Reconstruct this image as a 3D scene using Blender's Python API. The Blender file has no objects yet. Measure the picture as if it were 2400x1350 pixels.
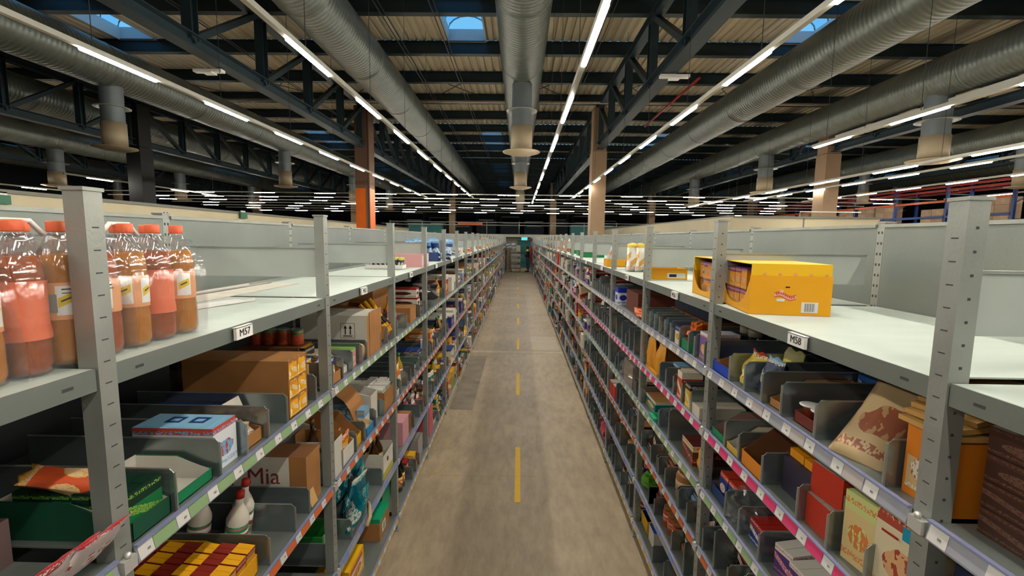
import bpy, math, random
from mathutils import Matrix, Vector, noise as mnoise

# ------------------------------------------------------------------ camera, world, exposure
S = bpy.context.scene
COL = S.collection
F_PX = 1064.0
M_CV = ((0.99979517, 0.01587971, 0.0125478), (0.01420977, -0.10928977, -0.99390836), (-0.01441163, 0.99388308, -0.10949304))
camd = bpy.data.cameras.new('camera'); cam = bpy.data.objects.new('camera', camd); COL.objects.link(cam)
camd.sensor_width = 36.0; camd.lens = F_PX / 2400 * 36.0; camd.clip_start = 0.02; camd.clip_end = 300
_r, _d, _f = (Vector(v) for v in M_CV)
cam.matrix_world = Matrix.Translation((0, 0, 2.31)) @ Matrix((( _r.x, -_d.x, -_f.x), (_r.y, -_d.y, -_f.y), (_r.z, -_d.z, -_f.z))).to_4x4()
S.camera = cam
W = bpy.data.worlds.new('dusk sky'); S.world = W; W.use_nodes = True
W.node_tree.nodes['Background'].inputs[0].default_value = (0.16, 0.50, 0.85, 1)
W.node_tree.nodes['Background'].inputs[1].default_value = 1.1
S.view_settings.view_transform = 'Standard'; S.view_settings.look = 'None'
S.view_settings.gamma = 1.0; S.view_settings.use_curve_mapping = False
S.view_settings.exposure = 0.0
LAMP = 118.0
S.cycles.max_bounces = 6; S.cycles.diffuse_bounces = 1; S.cycles.glossy_bounces = 3
S.cycles.transmission_bounces = 5; S.cycles.transparent_max_bounces = 8
S.cycles.use_denoising = True
S.cycles.sample_clamp_indirect = 4.0
R = random.Random(7)
PI = math.pi

# ------------------------------------------------------------------ materials
def lin(h):
    h = h.lstrip('#'); o = []
    for i in (0, 2, 4):
        c = int(h[i:i+2], 16) / 255
        o.append(c / 12.92 if c <= .04045 else ((c + .055) / 1.055) ** 2.4)
    return tuple(o) + (1,)
_mats = {}
def mat(name, hexc, rough=.6, metal=0., var=0., vscale=6., bump=0., bscale=60., trans=0., alpha=1., emit=0., spec=.5, stretch=(1, 1, 1)):
    if name in _mats: return _mats[name]
    m = bpy.data.materials.new(name); m.use_nodes = True; nt = m.node_tree; n = nt.nodes; L = nt.links
    b = n['Principled BSDF']; c = lin(hexc)
    b.inputs['Base Color'].default_value = c; b.inputs['Roughness'].default_value = rough
    b.inputs['Metallic'].default_value = metal; b.inputs['Specular IOR Level'].default_value = spec
    b.inputs['Transmission Weight'].default_value = trans; b.inputs['Alpha'].default_value = alpha
    if emit: b.inputs['Emission Color'].default_value = c; b.inputs['Emission Strength'].default_value = emit
    if var or bump:
        tc = n.new('ShaderNodeTexCoord'); mp = n.new('ShaderNodeMapping'); mp.inputs['Scale'].default_value = stretch
        L.new(tc.outputs['Object'], mp.inputs[0])
    if var:
        t = n.new('ShaderNodeTexNoise'); t.inputs['Scale'].default_value = vscale; t.inputs['Detail'].default_value = 5
        L.new(mp.outputs[0], t.inputs[0])
        rp = n.new('ShaderNodeValToRGB'); k = 1 - var; g = 1 + var
        rp.color_ramp.elements[0].position = .3; rp.color_ramp.elements[1].position = .7
        rp.color_ramp.elements[0].color = (c[0]*k, c[1]*k, c[2]*k, 1); rp.color_ramp.elements[1].color = (min(1, c[0]*g), min(1, c[1]*g), min(1, c[2]*g), 1)
        L.new(t.outputs['Fac'], rp.inputs[0]); L.new(rp.outputs[0], b.inputs['Base Color'])
    if bump:
        t2 = n.new('ShaderNodeTexNoise'); t2.inputs['Scale'].default_value = bscale; L.new(mp.outputs[0], t2.inputs[0])
        bp = n.new('ShaderNodeBump'); bp.inputs['Strength'].default_value = bump; bp.inputs['Distance'].default_value = .01
        L.new(t2.outputs['Fac'], bp.inputs['Height']); L.new(bp.outputs[0], b.inputs['Normal'])
    _mats[name] = m; return m
def pmat(c1, c2, c3='#e8e4da', sc=14., rough=.45):
    """printed packaging: ground colour, a top band, a badge (oval or slanted) and rows of small print, laid out on each face"""
    key = 'print %s %s %s' % (c1, c2, c3)
    if key in _mats: return _mats[key]
    m = bpy.data.materials.new(key); m.use_nodes = True; nt = m.node_tree; n = nt.nodes; L = nt.links
    b = n['Principled BSDF']; b.inputs['Roughness'].default_value = rough
    tc = n.new('ShaderNodeTexCoord'); oi = n.new('ShaderNodeObjectInfo'); sp = n.new('ShaderNodeSeparateXYZ'); L.new(tc.outputs['Generated'], sp.inputs[0])
    def mt(op, a, c=None, d=None):
        q = n.new('ShaderNodeMath'); q.operation = op
        for k, v in enumerate((a, c, d)):
            if v is None: continue
            if isinstance(v, (int, float)): q.inputs[k].default_value = v
            else: L.new(v, q.inputs[k])
        return q.outputs[0]
    u = mt('FRACT', mt('ADD', mt('MULTIPLY', sp.outputs[0], .999), mt('MULTIPLY', sp.outputs[1], .999))); v = sp.outputs[2]; rn = oi.outputs['Random']
    nz = n.new('ShaderNodeTexNoise'); nz.inputs['Scale'].default_value = sc; nz.inputs['Detail'].default_value = 2; L.new(tc.outputs['Generated'], nz.inputs[0])
    fine = n.new('ShaderNodeTexNoise'); fine.inputs['Scale'].default_value = 26; fine.inputs['Detail'].default_value = 0; L.new(tc.outputs['Generated'], fine.inputs[0])
    band = mt('GREATER_THAN', v, mt('MULTIPLY_ADD', rn, .22, .66))
    du = mt('DIVIDE', mt('SUBTRACT', u, .5), .34); dv = mt('DIVIDE', mt('SUBTRACT', v, .42), .17)
    oval = mt('LESS_THAN', mt('ADD', mt('MULTIPLY', du, du), mt('MULTIPLY', dv, dv)), mt('MULTIPLY_ADD', nz.outputs['Fac'], .8, .6))
    slant = mt('LESS_THAN', mt('ABSOLUTE', mt('SUBTRACT', mt('SUBTRACT', v, .42), mt('MULTIPLY', mt('SUBTRACT', u, .5), .35))), .1)
    pick = mt('GREATER_THAN', mt('FRACT', mt('MULTIPLY', rn, 7.0)), .5)
    badge = mt('ADD', mt('MULTIPLY', oval, pick), mt('MULTIPLY', slant, mt('SUBTRACT', 1.0, pick)))
    inner = mt('MULTIPLY', badge, mt('GREATER_THAN', nz.outputs['Fac'], .56))
    tx = mt('GREATER_THAN', fine.outputs['Fac'], .5)
    row1 = mt('MULTIPLY', tx, mt('LESS_THAN', mt('ABSOLUTE', mt('SUBTRACT', v, .13)), .045))
    row2 = mt('MULTIPLY', tx, mt('LESS_THAN', mt('ABSOLUTE', mt('SUBTRACT', v, .88)), .04))
    def mix(f, a, c):
        q = n.new('ShaderNodeMix'); q.data_type = 'RGBA'; L.new(f, q.inputs[0])
        if isinstance(a, tuple): q.inputs[6].default_value = a
        else: L.new(a, q.inputs[6])
        q.inputs[7].default_value = c; return q.outputs[2]
    c = mix(band, lin(c1), lin(c2)); c = mix(badge, c, lin(c3)); c = mix(inner, c, lin(c2)); c = mix(row1, c, lin(c3)); c = mix(row2, c, lin(c3))
    L.new(c, b.inputs['Base Color']); _mats[key] = m; return m

GALV = mat('galvanized steel', '#a0a49e', .42, .5, .16, 5, .05, 120)
GALVD = mat('galvanized sheet', '#838a86', .4, .45, .08, 3, .04, 90)
DIVM = mat('divider sheet steel', '#949e9f', .27, .75, .1, 8)
SHELF = mat('pale shelf board', '#c6d2c9', .5, .05, .05, 3, .03, 40, stretch=(1, 4, 1))
DARKSLOT = mat('punched slot shadow steel', '#3b3e3d', .8)
CLIP = mat('zinc clip', '#dcdcd8', .3, .5)
CARD = mat('brown cardboard', '#a9743f', .85, 0, .1, 9)
CARDD = mat('dark brown cardboard', '#7d4f2c', .85, 0, .1, 9)
CARDW = mat('white cardboard', '#d8d2c4', .8, 0, .06, 9)
WHITE = mat('white card', '#ecebe6', .6)
BLACK = mat('black print', '#15161a', .6)
RAIL = mat('grey plastic label rail', '#9da0ab', .35, .1, .06, 20)
TAG = {'green': mat('green price tag', '#8aa678', .5), 'orange': mat('orange price tag', '#cf6a3c', .5),
       'blue': mat('blue price tag', '#7f8fc8', .5), 'yellow': mat('yellow price tag', '#c9ad62', .5),
       'pink': mat('pink price tag', '#d23b6e', .5), 'grey': mat('grey price tag', '#b2aba8', .5), 'white': mat('white price tag', '#d6d4d0', .5)}

# ------------------------------------------------------------------ mesh building
class MB:
    def __init__(s): s.v = []; s.f = []; s.m = []; s.mats = []; s.sm = []
    def mi(s, m):
        if m not in s.mats: s.mats.append(m)
        return s.mats.index(m)
    def add(s, vs, fs, m, M=None, smooth=False):
        o = len(s.v)
        s.v += [tuple(M @ Vector(p)) if M else tuple(p) for p in vs]
        k = s.mi(m)
        for f in fs: s.f.append(tuple(i + o for i in f)); s.m.append(k); s.sm.append(smooth)
        return s
    def box(s, x0, x1, y0, y1, z0, z1, m, M=None, top=None, front=None):
        vs = [(x, y, z) for z in (z0, z1) for y in (y0, y1) for x in (x0, x1)]
        o = len(s.f)
        s.add(vs, [(0, 2, 3, 1), (4, 5, 7, 6), (0, 1, 5, 4), (2, 6, 7, 3), (0, 4, 6, 2), (1, 3, 7, 5)], m, M)
        if top: s.m[o + 1] = s.mi(top)
        if front: s.m[o + 4] = s.mi(front)
        return s
    def cbox(s, c, d, m, M=None):
        return s.box(c[0]-d[0]/2, c[0]+d[0]/2, c[1]-d[1]/2, c[1]+d[1]/2, c[2]-d[2]/2, c[2]+d[2]/2, m, M)
    def bar(s, a, b, w, h, m, up=(0, 0, 1)):
        a = Vector(a); b = Vector(b); d = b - a; L = d.length; z = d.normalized(); u = Vector(up)
        if abs(z.dot(u)) > .98: u = Vector((1, 0, 0))
        x = u.cross(z).normalized(); y = z.cross(x)
        M = Matrix((( x.x, y.x, z.x, a.x), (x.y, y.y, z.y, a.y), (x.z, y.z, z.z, a.z), (0, 0, 0, 1)))
        return s.box(-w/2, w/2, -h/2, h/2, 0, L, m, M)
    def lathe(s, prof, n, m, M=None, caps=True, a0=0., a1=2*PI, smooth=True):
        full = abs(a1 - a0 - 2*PI) < 1e-6; k = n if full else n + 1
        vs = []; fs = []
        for r, z in prof:
            for i in range(k):
                a = a0 + (a1 - a0) * i / n; vs.append((r*math.cos(a), r*math.sin(a), z))
        for j in range(len(prof) - 1):
            for i in range(n):
                p = j*k + i; q = j*k + (i + 1) % k
                fs.append((p, q, q + k, p + k))
        if caps and full:
            if prof[0][0] > 1e-5: fs.append(tuple(reversed(range(k))))
            if prof[-1][0] > 1e-5: fs.append(tuple(range((len(prof)-1)*k, len(prof)*k)))
        return s.add(vs, fs, m, M, smooth)
    def tube(s, pts, r, n, m, smooth=True):
        pts = [Vector(p) for p in pts]; vs = []; fs = []
        for i, p in enumerate(pts):
            t = (pts[min(i+1, len(pts)-1)] - pts[max(i-1, 0)]).normalized()
            u = Vector((0, 0, 1)) if abs(t.z) < .9 else Vector((1, 0, 0))
            x = u.cross(t).normalized(); y = t.cross(x)
            for k in range(n):
                a = 2*PI*k/n; vs.append(p + r*(math.cos(a)*x + math.sin(a)*y))
        for i in range(len(pts)-1):
            for k in range(n):
                fs.append((i*n+k, i*n+(k+1) % n, (i+1)*n+(k+1) % n, (i+1)*n+k))
        fs.append(tuple(reversed(range(n)))); fs.append(tuple(range((len(pts)-1)*n, len(pts)*n)))
        return s.add(vs, fs, m, None, smooth)
    def prism(s, poly, y0, y1, m, M=None):
        """poly in (x,z), extruded along y"""
        n = len(poly); vs = [(x, y0, z) for x, z in poly] + [(x, y1, z) for x, z in poly]
        fs = [tuple(range(n)), tuple(reversed(range(n, 2*n)))] + [(i, i+n, (i+1) % n + n, (i+1) % n) for i in range(n)]
        return s.add(vs, fs, m, M)
    def mesh(s, name):
        me = bpy.data.meshes.new(name); me.from_pydata(s.v, [], s.f)
        for m in s.mats: me.materials.append(m)
        me.polygons.foreach_set('material_index', s.m); me.polygons.foreach_set('use_smooth', s.sm)
        me.update(); return me
_cache = {}
def cached(key, fn):
    if key not in _cache: _cache[key] = fn().mesh('_'.join(str(k) for k in key[:1]))
    return _cache[key]
def link(name, data, parent=None, loc=(0, 0, 0), rot=(0, 0, 0)):
    o = bpy.data.objects.new(name, data); COL.objects.link(o); o.parent = parent
    o.location = loc; o.rotation_euler = rot; return o
def part(name, mb, parent, loc=(0, 0, 0), rot=(0, 0, 0), label=None):
    o = link(name, mb.mesh(name) if isinstance(mb, MB) else mb, parent, loc, rot)
    if label: o['label'] = label
    return o
def tag(o, label, cat, group=None):
    o['label'] = label; o['category'] = cat
    if group: o['group'] = group
    return o
def thing(name, label, cat, loc=(0, 0, 0), rz=0., group=None):
    return tag(link(name, None, None, loc, (0, 0, rz)), label, cat, group)
def struct(name, mb):
    o = part(name, mb, None); o['kind'] = 'structure'; return o
def solo(name, mb, label, cat, loc=(0, 0, 0), rot=(0, 0, 0), group=None):
    return tag(part(name, mb, None, loc, rot), label, cat, group)
def text_mesh(s, size, m, ext=.0006):
    cu = bpy.data.curves.new('txt', 'FONT'); cu.body = s; cu.size = size; cu.align_x = 'CENTER'; cu.align_y = 'CENTER'; cu.extrude = ext
    o = bpy.data.objects.new('txt', cu); COL.objects.link(o)
    dg = bpy.context.evaluated_depsgraph_get(); me = bpy.data.meshes.new_from_object(o.evaluated_get(dg))
    bpy.data.objects.remove(o); bpy.data.curves.remove(cu)
    me.materials.clear(); me.materials.append(m); return me
ORD = ['first', 'second', 'third', 'fourth', 'fifth', 'sixth', 'seventh', 'eighth', 'ninth', 'tenth', 'eleventh', 'twelfth', 'thirteenth', 'fourteenth',
       'fifteenth', 'sixteenth', 'seventeenth', 'eighteenth', 'nineteenth', 'twentieth', 'twenty-first', 'twenty-second', 'twenty-third',
       'twenty-fourth', 'twenty-fifth', 'twenty-sixth', 'twenty-seventh', 'twenty-eighth']

# ------------------------------------------------------------------ building shell
X0, X1, Y0, Y1 = -33.0, 33.0, -8.0, 60.0
ZP, ZT, ZD = 7.16, 7.49, 7.49       # purlin underside, purlin top, roof deck
PY = [8.3 + 2.22*k for k in range(-7, 23)]
floor_m = mat('worn concrete floor', '#a9967c', .5, 0, .16, .9, .06, 30)
def _floor_nodes():
    m = floor_m; n = m.node_tree.nodes; L = m.node_tree.links; b = n['Principled BSDF']
    src = b.inputs['Base Color'].links[0].from_socket
    tc = n.new('ShaderNodeTexCoord'); t = n.new('ShaderNodeTexNoise'); t.inputs['Scale'].default_value = 7; t.inputs['Detail'].default_value = 8; t.inputs['Roughness'].default_value = .7
    mp = n.new('ShaderNodeMapping'); mp.inputs['Scale'].default_value = (1.6, .5, 1); L.new(tc.outputs['Object'], mp.inputs[0]); L.new(mp.outputs[0], t.inputs[0])
    r = n.new('ShaderNodeValToRGB'); r.color_ramp.elements[0].position = .33; r.color_ramp.elements[1].position = .6
    r.color_ramp.elements[0].color = (.78, .77, .75, 1); r.color_ramp.elements[1].color = (1.06, 1.06, 1.05, 1)
    L.new(t.outputs['Fac'], r.inputs[0]); mx = n.new('ShaderNodeMix'); mx.data_type = 'RGBA'; mx.blend_type = 'MULTIPLY'; mx.inputs[0].default_value = 1
    L.new(src, mx.inputs[6]); L.new(r.outputs[0], mx.inputs[7]); L.new(mx.outputs[2], b.inputs['Base Color'])
_floor_nodes()
flo = struct('floor', MB().box(X0, X1, Y0, Y1, -.2, 0, floor_m))
pt_m = mat('lighter repair concrete', '#b8aa94', .6, 0, .12, 5)
pd_m = mat('darker strip concrete', '#857868', .6, 0, .25, 4)
part('concrete_patch', MB().box(.3, .87, 9.2, 10.5, 0, .003, pt_m), flo, label='paler square of repaired concrete')
part('concrete_patch', MB().box(-.92, -.60, 5.9, 8.7, 0, .002, pd_m), flo, label='dark strip beside the left rack')  # thin strip in a darker tone than the floor around it
part('floor_joint', MB().box(-.92, .92, 8.95, 9.12, 0, .0025, pt_m), flo)
wallm = mat('dark hall wall cladding', '#1d262b', .8, 0, .2, 1)
struct('wall_left', MB().box(X0-.3, X0, Y0, Y1, 0, 8.2, wallm)); struct('wall_right', MB().box(X1, X1+.3, Y0, Y1, 0, 8.2, wallm))
struct('wall_back', MB().box(X0, X1, Y1, Y1+.3, 0, 8.2, wallm)); struct('wall_front', MB().box(X0, X1, Y0-.3, Y0, 0, 8.2, wallm))
deckm = mat('cream trapezoid roof sheet', '#d9cdb0', .6, .0, .06, 1.5)
SKX = [-27.5, -18.9, -10.3, -1.45, 7.15, 15.6, 24.1]
SKROW = {7, 8, 13, 14, 17, 18, 21, 22}   # purlin bays that hold rooflights
def deck():
    mb = MB(); p = .22
    def strip(a, b, y0, y1):
        n = max(1, round((b-a)/p)); q = (b-a)/n; xs = []
        for i in range(n):
            x = a + i*q; xs += [(x, ZD+.045), (x+.26*q, ZD+.045), (x+.36*q, ZD), (x+.88*q, ZD)]
        xs.append((b, ZD+.045)); k = len(xs)
        mb.add([(x, y0, z) for x, z in xs] + [(x, y1, z) for x, z in xs], [(i, i+1, i+1+k, i+k) for i in range(k-1)], deckm)
    for i in range(len(PY)-1):
        y0, y1 = PY[i], PY[i+1]
        if i in SKROW:
            ed = X0
            for c in SKX: strip(ed, c-.5, y0, y1); ed = c+.5
            strip(ed, X1, y0, y1)
        else: strip(X0, X1, y0, y1)
    return mb
PY[0] = Y0; PY[-1] = Y1
cei = struct('ceiling', deck())
beamm = mat('dark blue grey painted steel', '#26383f', .5, .2, .12, 2)
def pur():
    mb = MB(); mb.box(X0, X1, -.09, .09, ZP, ZP+.018, beamm); mb.box(X0, X1, -.09, .09, ZT-.018, ZT, beamm); mb.box(X0, X1, -.008, .008, ZP+.018, ZT-.018, beamm); return mb
pm_ = pur().mesh('purlin')
for y in PY[1:-1]: link('purlin', pm_, cei, (0, y, 0))
rod = MB()
for y in (PY[4], PY[10]):
    for i in range(-8, 9):
        rod.bar((i*3.0, y+.1, 7.4), (i*3.0+1.5, y+2.1, 7.4), .02, .02, beamm); rod.bar((i*3.0+1.5, y+.1, 7.4), (i*3.0, y+2.1, 7.4), .02, .02, beamm)
part('bracing_rods', rod, cei)
# rooflights: curb, arched ribs, glazing
curbm = mat('rooflight curb white', '#c9d2d6', .6); ribm = mat('rooflight aluminium rib', '#8fa3b0', .4, .5)
glm = bpy.data.materials.new('rooflight glazing'); glm.use_nodes = True
_n = glm.node_tree.nodes; _l = glm.node_tree.links; _n.remove(_n['Principled BSDF'])
_t = _n.new('ShaderNodeBsdfTransparent'); _t.inputs[0].default_value = (.8, .9, 1, 1); _g = _n.new('ShaderNodeBsdfGlossy'); _g.inputs[1].default_value = .1
_x = _n.new('ShaderNodeMixShader'); _x.inputs[0].default_value = .06; _l.new(_t.outputs[0], _x.inputs[1]); _l.new(_g.outputs[0], _x.inputs[2]); _l.new(_x.outputs[0], _n['Material Output'].inputs[0])
def arc(r, h, n=8): return [(-r*math.cos(PI*i/n), h + .32*math.sin(PI*i/n)) for i in range(n+1)]
def sk_meshes():
    c = MB()
    for s in (-1, 1): c.box(s*.5-.02, s*.5+.02, -1.06, 1.06, -.02, .3, curbm); c.box(-.5, .5, s*1.06-.02, s*1.06+.02, -.02, .3, curbm)
    r = MB()
    for y in (-1.02, -.5, 0, .5, 1.02): r.tube([(x, y, z) for x, z in arc(.5, .3)], .018, 6, ribm)
    for x in (-.25, 0, .25): r.tube([(x, -1.02, .3+.32*math.sqrt(1-4*x*x)), (x, 1.02, .3+.32*math.sqrt(1-4*x*x))], .008, 4, ribm)
    g = MB(); a = arc(.5, .305); k = len(a)
    g.add([(x, -1.05, z) for x, z in a] + [(x, 1.05, z) for x, z in a], [(i, i+1, i+1+k, i+k) for i in range(k-1)], glm)
    return c.mesh('curb'), r.mesh('arched_rib'), g.mesh('glazing')
skc, skr, skg = sk_meshes(); wi = 0
for i in sorted(SKROW):
    for c in SKX:
        wi += 1; y = (PY[i]+PY[i+1])/2
        o = link('window_%d' % wi, skc, None, (c, y, ZT)); o['kind'] = 'structure'; o['label'] = 'arched rooflight in the corrugated roof'
        link('arched_rib', skr, o); link('glazing', skg, o)
# trusses
CX_ = [-22.6, -14.15, -5.75, 2.85, 11.2, 19.7, 28.1]
spans = [(-5.1, 17.1, 'near'), (17.1, 39.3, 'middle'), (39.3, 59.6, 'far')]
def ibeam_y(L, w, h, t=.02): return MB().box(-w/2, w/2, 0, L, 0, t, beamm).box(-w/2, w/2, 0, L, h-t, h, beamm).box(-.012, .012, 0, L, t, h-t, beamm)
for ya, yb, wh in spans:
    L = yb-ya; n = 10; q = L/n
    tc_ = ibeam_y(L, .22, .2).mesh('top_chord'); bc_ = ibeam_y(L, .27, .24).mesh('bottom_chord')
    ve_ = MB().box(-.09, .09, -.09, -.075, 0, 1.4, beamm).box(-.09, .09, .075, .09, 0, 1.4, beamm).box(-.01, .01, -.075, .075, 0, 1.4, beamm).mesh('vertical_strut')
    dg_ = [MB().bar((0, 0, 0), (0, s*q*.96, 1.4), .13, .11, beamm).mesh('diagonal_strut') for s in (1, -1)]
    for k, cx in enumerate(CX_):
        side = ['far left', 'second left', 'first left', 'first right', 'second right', 'third right', 'far right'][k]
        t = thing('roof_truss', '%s span of the dark blue steel lattice roof truss on the %s column line' % (wh, side), 'truss', (cx, ya, 5.5), 0, 'lattice trusses under the roof')
        link('top_chord', tc_, t, (0, 0, 1.46)); link('bottom_chord', bc_, t)
        for i in range(n+1):
            link('vertical_strut', ve_, t, (0, min(max(i*q, .35), L-.35), .16))
        for i in range(n): 
            if i >= n//2: link('diagonal_strut', dg_[0], t, (0, i*q, .16))
            else: link('diagonal_strut', dg_[1], t, (0, (i+1)*q, .16))
# columns
conc = mat('beige concrete column', '#a08468', .75, 0, .07, 2, .04, 20)
oran = mat('orange painted column', '#d8640f', .5, 0, .04, 3); brn = mat('brown grey column upper', '#6b4f3e', .7, 0, .08, 2)
blk = mat('near black column', '#191a1a', .6, 0, .1, 2)
def colm(m1, m2=None):
    if m2 is None: return MB().box(-.26, .26, -.3, .3, 0, 5.45, m1).box(-.24, .24, -.28, .28, 5.47, 6.98, m1)
    return MB().box(-.26, .26, -.3, .3, 0, 4.05, m1).box(-.26, .26, -.3, .3, 4.05, 6.98, m2).box(.12, .265, -.31, -.3, 0, 6.98, m1 if False else m2)
cm_plain = colm(conc).mesh('shaft'); cm_or = colm(oran, brn).mesh('shaft'); cm_bl = colm(blk).mesh('shaft')
foot_m = MB().box(-.34, .34, -.38, .38, 0, .12, conc).mesh('base_plinth')
for yy, row in ((-5.1, 'behind the camera'), (17.1, 'near row'), (39.3, 'far row')):
    for k, cx in enumerate(CX_):
        nm = {2: 'orange and brown', 1: 'near black'}.get(k, 'beige concrete') if row == 'near row' else 'beige concrete'
        me = cm_or if nm[0] == 'o' else cm_bl if nm[0] == 'n' else cm_plain
        side = ['leftmost', 'second left', 'first left', 'first right', 'second right', 'third right', 'rightmost'][k]
        t = thing('building_column', '%s column %s of the aisle, %s' % (nm, side if 'most' not in side else side + ' one,', row), 'column', (cx, yy, 0), 0, 'columns carrying the roof')
        link('shaft', me, t); link('base_plinth', foot_m, t)
        if me is cm_or:
            part('edge_strip', MB().box(.14, .262, -.303, -.298, 0, 4.05, oran).box(.2, .215, -.31, -.3, 0, 6.98, mat('pale edge guard', '#e0a070', .4)), t)
# air ducts
ductm = mat('spiral duct zinc', '#727973', .38, .6, .1, 3)
def _duct_bump():
    n = ductm.node_tree.nodes; L = ductm.node_tree.links; b = n['Principled BSDF']
    tc = n.new('ShaderNodeTexCoord'); wv = n.new('ShaderNodeTexWave'); wv.bands_direction = 'Y'; wv.inputs['Scale'].default_value = 3.0; wv.inputs['Distortion'].default_value = .1
    L.new(tc.outputs['Object'], wv.inputs[0]); bp = n.new('ShaderNodeBump'); bp.inputs['Strength'].default_value = .6; bp.inputs['Distance'].default_value = .012
    L.new(wv.outputs['Fac'], bp.inputs['Height']); L.new(bp.outputs[0], b.inputs['Normal'])
_duct_bump()
dropm = mat('beige diffuser body', '#b3a284', .55, 0, .06, 4); flex = mat('grey corrugated drop', '#7c8488', .45, .3)
RX = Matrix.Rotation(-PI/2, 4, 'X')
sec = MB().lathe([(.5, 0), (.5, 2.95)], 32, ductm, RX, caps=False).mesh('duct_section')
col_ = MB().lathe([(.5, -.01), (.512, 0), (.512, .02), (.5, .03)], 32, ductm, RX, caps=False).mesh('joint_collar')
cap_ = MB().lathe([(0, 0), (.5, 0)], 32, ductm, RX, caps=False).mesh('end_cap')
def drop_meshes(r):
    up = MB(); pr = []; z = 1.62; i = 0
    while z > .62: pr.append((r*.9+(.012 if i % 2 else 0), z)); z -= .03; i += 1
    pr.reverse(); up.lathe(pr, 20, flex)
    fl = MB().lathe([(r, 1.0), (r*1.45, .985), (r*1.45, 1.0), (r, 1.02)], 24, GALV)
    bd = MB().lathe([(r, .06), (r, .64)], 20, dropm)
    ds = MB().lathe([(.02, -.03), (r*1.1, -.02), (r*1.75, .03), (r*1.78, .05), (r*.9, .07)], 28, dropm)
    return up.mesh('flexible_drop'), fl.mesh('collar_flange'), bd.mesh('diffuser_body'), ds.mesh('diffuser_disc')
D_S, D_L = drop_meshes(.255), drop_meshes(.31)
DUCTS = [(-26.5, 6.3, 'outermost left', (14, 22, 30), 0), (-20.5, 6.4, 'fourth on the left', (12.4, 20.2, 27.6, 35), 1), (-14.97, 6.46, 'third on the left', (), 0), (-9.9, 6.25, 'second on the left', (3.4, 11.25, 19.4, 27.3, 34.8), 0),
         (-3.7, 6.43, 'first left of the centre', (), 0), (0.02, 6.43, 'centre', (11.25, 18.95, 26.8, 34.6), 0), (6.5, 6.3, 'first right of the centre', (), 0),
         (10.35, 6.35, 'second on the right', (3.9, 11.85, 19.75, 27.6), 1), (18.0, 6.3, 'third on the right', (16.9, 24.5, 32), 0), (24.2, 6.3, 'outermost right', (14, 22, 30), 1)]
for x, z, nm, drops, big in DUCTS:
    t = thing('air_duct', 'round silver spiral air duct under the roof, the %s one' % nm, 'duct', (x, -7, z), 0, 'round air ducts under the roof')
    for i in range(17):
        link('duct_section', sec, t, (0, i*3, 0)); link('joint_collar', col_, t, (0, i*3+2.96, 0))
    link('end_cap', cap_, t, (0, 51, 0))
    for i, dy in enumerate(drops):
        k = D_L if big else D_S
        d = link('drop_diffuser', k[2], t, (0, dy+7, 4.33-z))
        link('flexible_drop', k[0], d); link('collar_flange', k[1], d); link('diffuser_disc', k[3], d)
# suspended lamp lines
hous = mat('light line housing', '#c2c1b6', .5, .05); wire = mat('hanging wire', '#303234', .5)
lampm = bpy.data.materials.new('lit lamp diffuser'); lampm.use_nodes = True
_b = lampm.node_tree.nodes['Principled BSDF']; _b.inputs['Base Color'].default_value = (.9, .9, .9, 1)
_b.inputs['Emission Color'].default_value = (1, .94, .82, 1); _b.inputs['Emission Strength'].default_value = LAMP
def lamp_mesh(L, axis):
    mb = MB(); M = Matrix.Identity(4) if axis == 'y' else Matrix.Rotation(-PI/2, 4, 'Z')
    return mb.prism([(-.025, 0), (-.025, -.014), (-.013, -.026), (.013, -.026), (.025, -.014), (.025, 0)], 0, L, lampm, M).mesh('lamp')
lampY, lampX = lamp_mesh(.98, 'y'), lamp_mesh(.95, 'x')
wm_ = MB().box(-.003, .003, -.003, .003, 0, 1, wire).mesh('suspension_wire')
LINES = [(-21.2, 1.9, 1.92, 4.0, 'far outer left'), (-15.0, 1.9, 1.92, 4.3, 'outer left'), (-4.56, 1.9, 1.9, 4.86, 'second left'), (-2.28, 1.9, 1.925, 4.62, 'first left'), (.60, 1.68, 2.18, 5.65, 'centre right'), (2.49, 1.9, 1.95, 4.84, 'first right'),
         (5.95, 1.9, 1.9, 4.75, 'second right'), (8.2, 1.6, 2.31, 5.12, 'third right'), (10.9, 1.9, 1.94, 5.12, 'fourth right'), (13.7, 1.9, 1.94, 4.4, 'outer right'), (20.5, 2.1, 1.92, 4.2, 'far outer right')]
for x, h, per, ph, nm in LINES:
    z = 2.31 + h; ye = 22.6; ys = -6.0
    if x < -14: ys = 15.0
    if nm == 'second right': ye = 9.6
    t = thing('light_line', 'long suspended line of white lamps along the aisle direction, the %s one' % nm, 'light', (x, ys, z), 0, 'lamp lines running along the aisles')
    part('housing', MB().box(-.027, .027, 0, ye-ys, 0, .055, hous), t)
    y = ph - per*5
    while y < ye - 1:
        if y > ys:
            link('lamp', lampY, t, (0, y-ys, 0)).scale = (1, 1.17 if per > 2 else 1, 1)
        y += per
    if abs(x) < 9:
        for i in range(14):
          if .5+2.1*i < ye-ys: o = link('suspension_wire', wm_, t, (0, .5+2.1*i, .05)); o.scale = (1, 1, ZP - z - .06)
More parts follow.
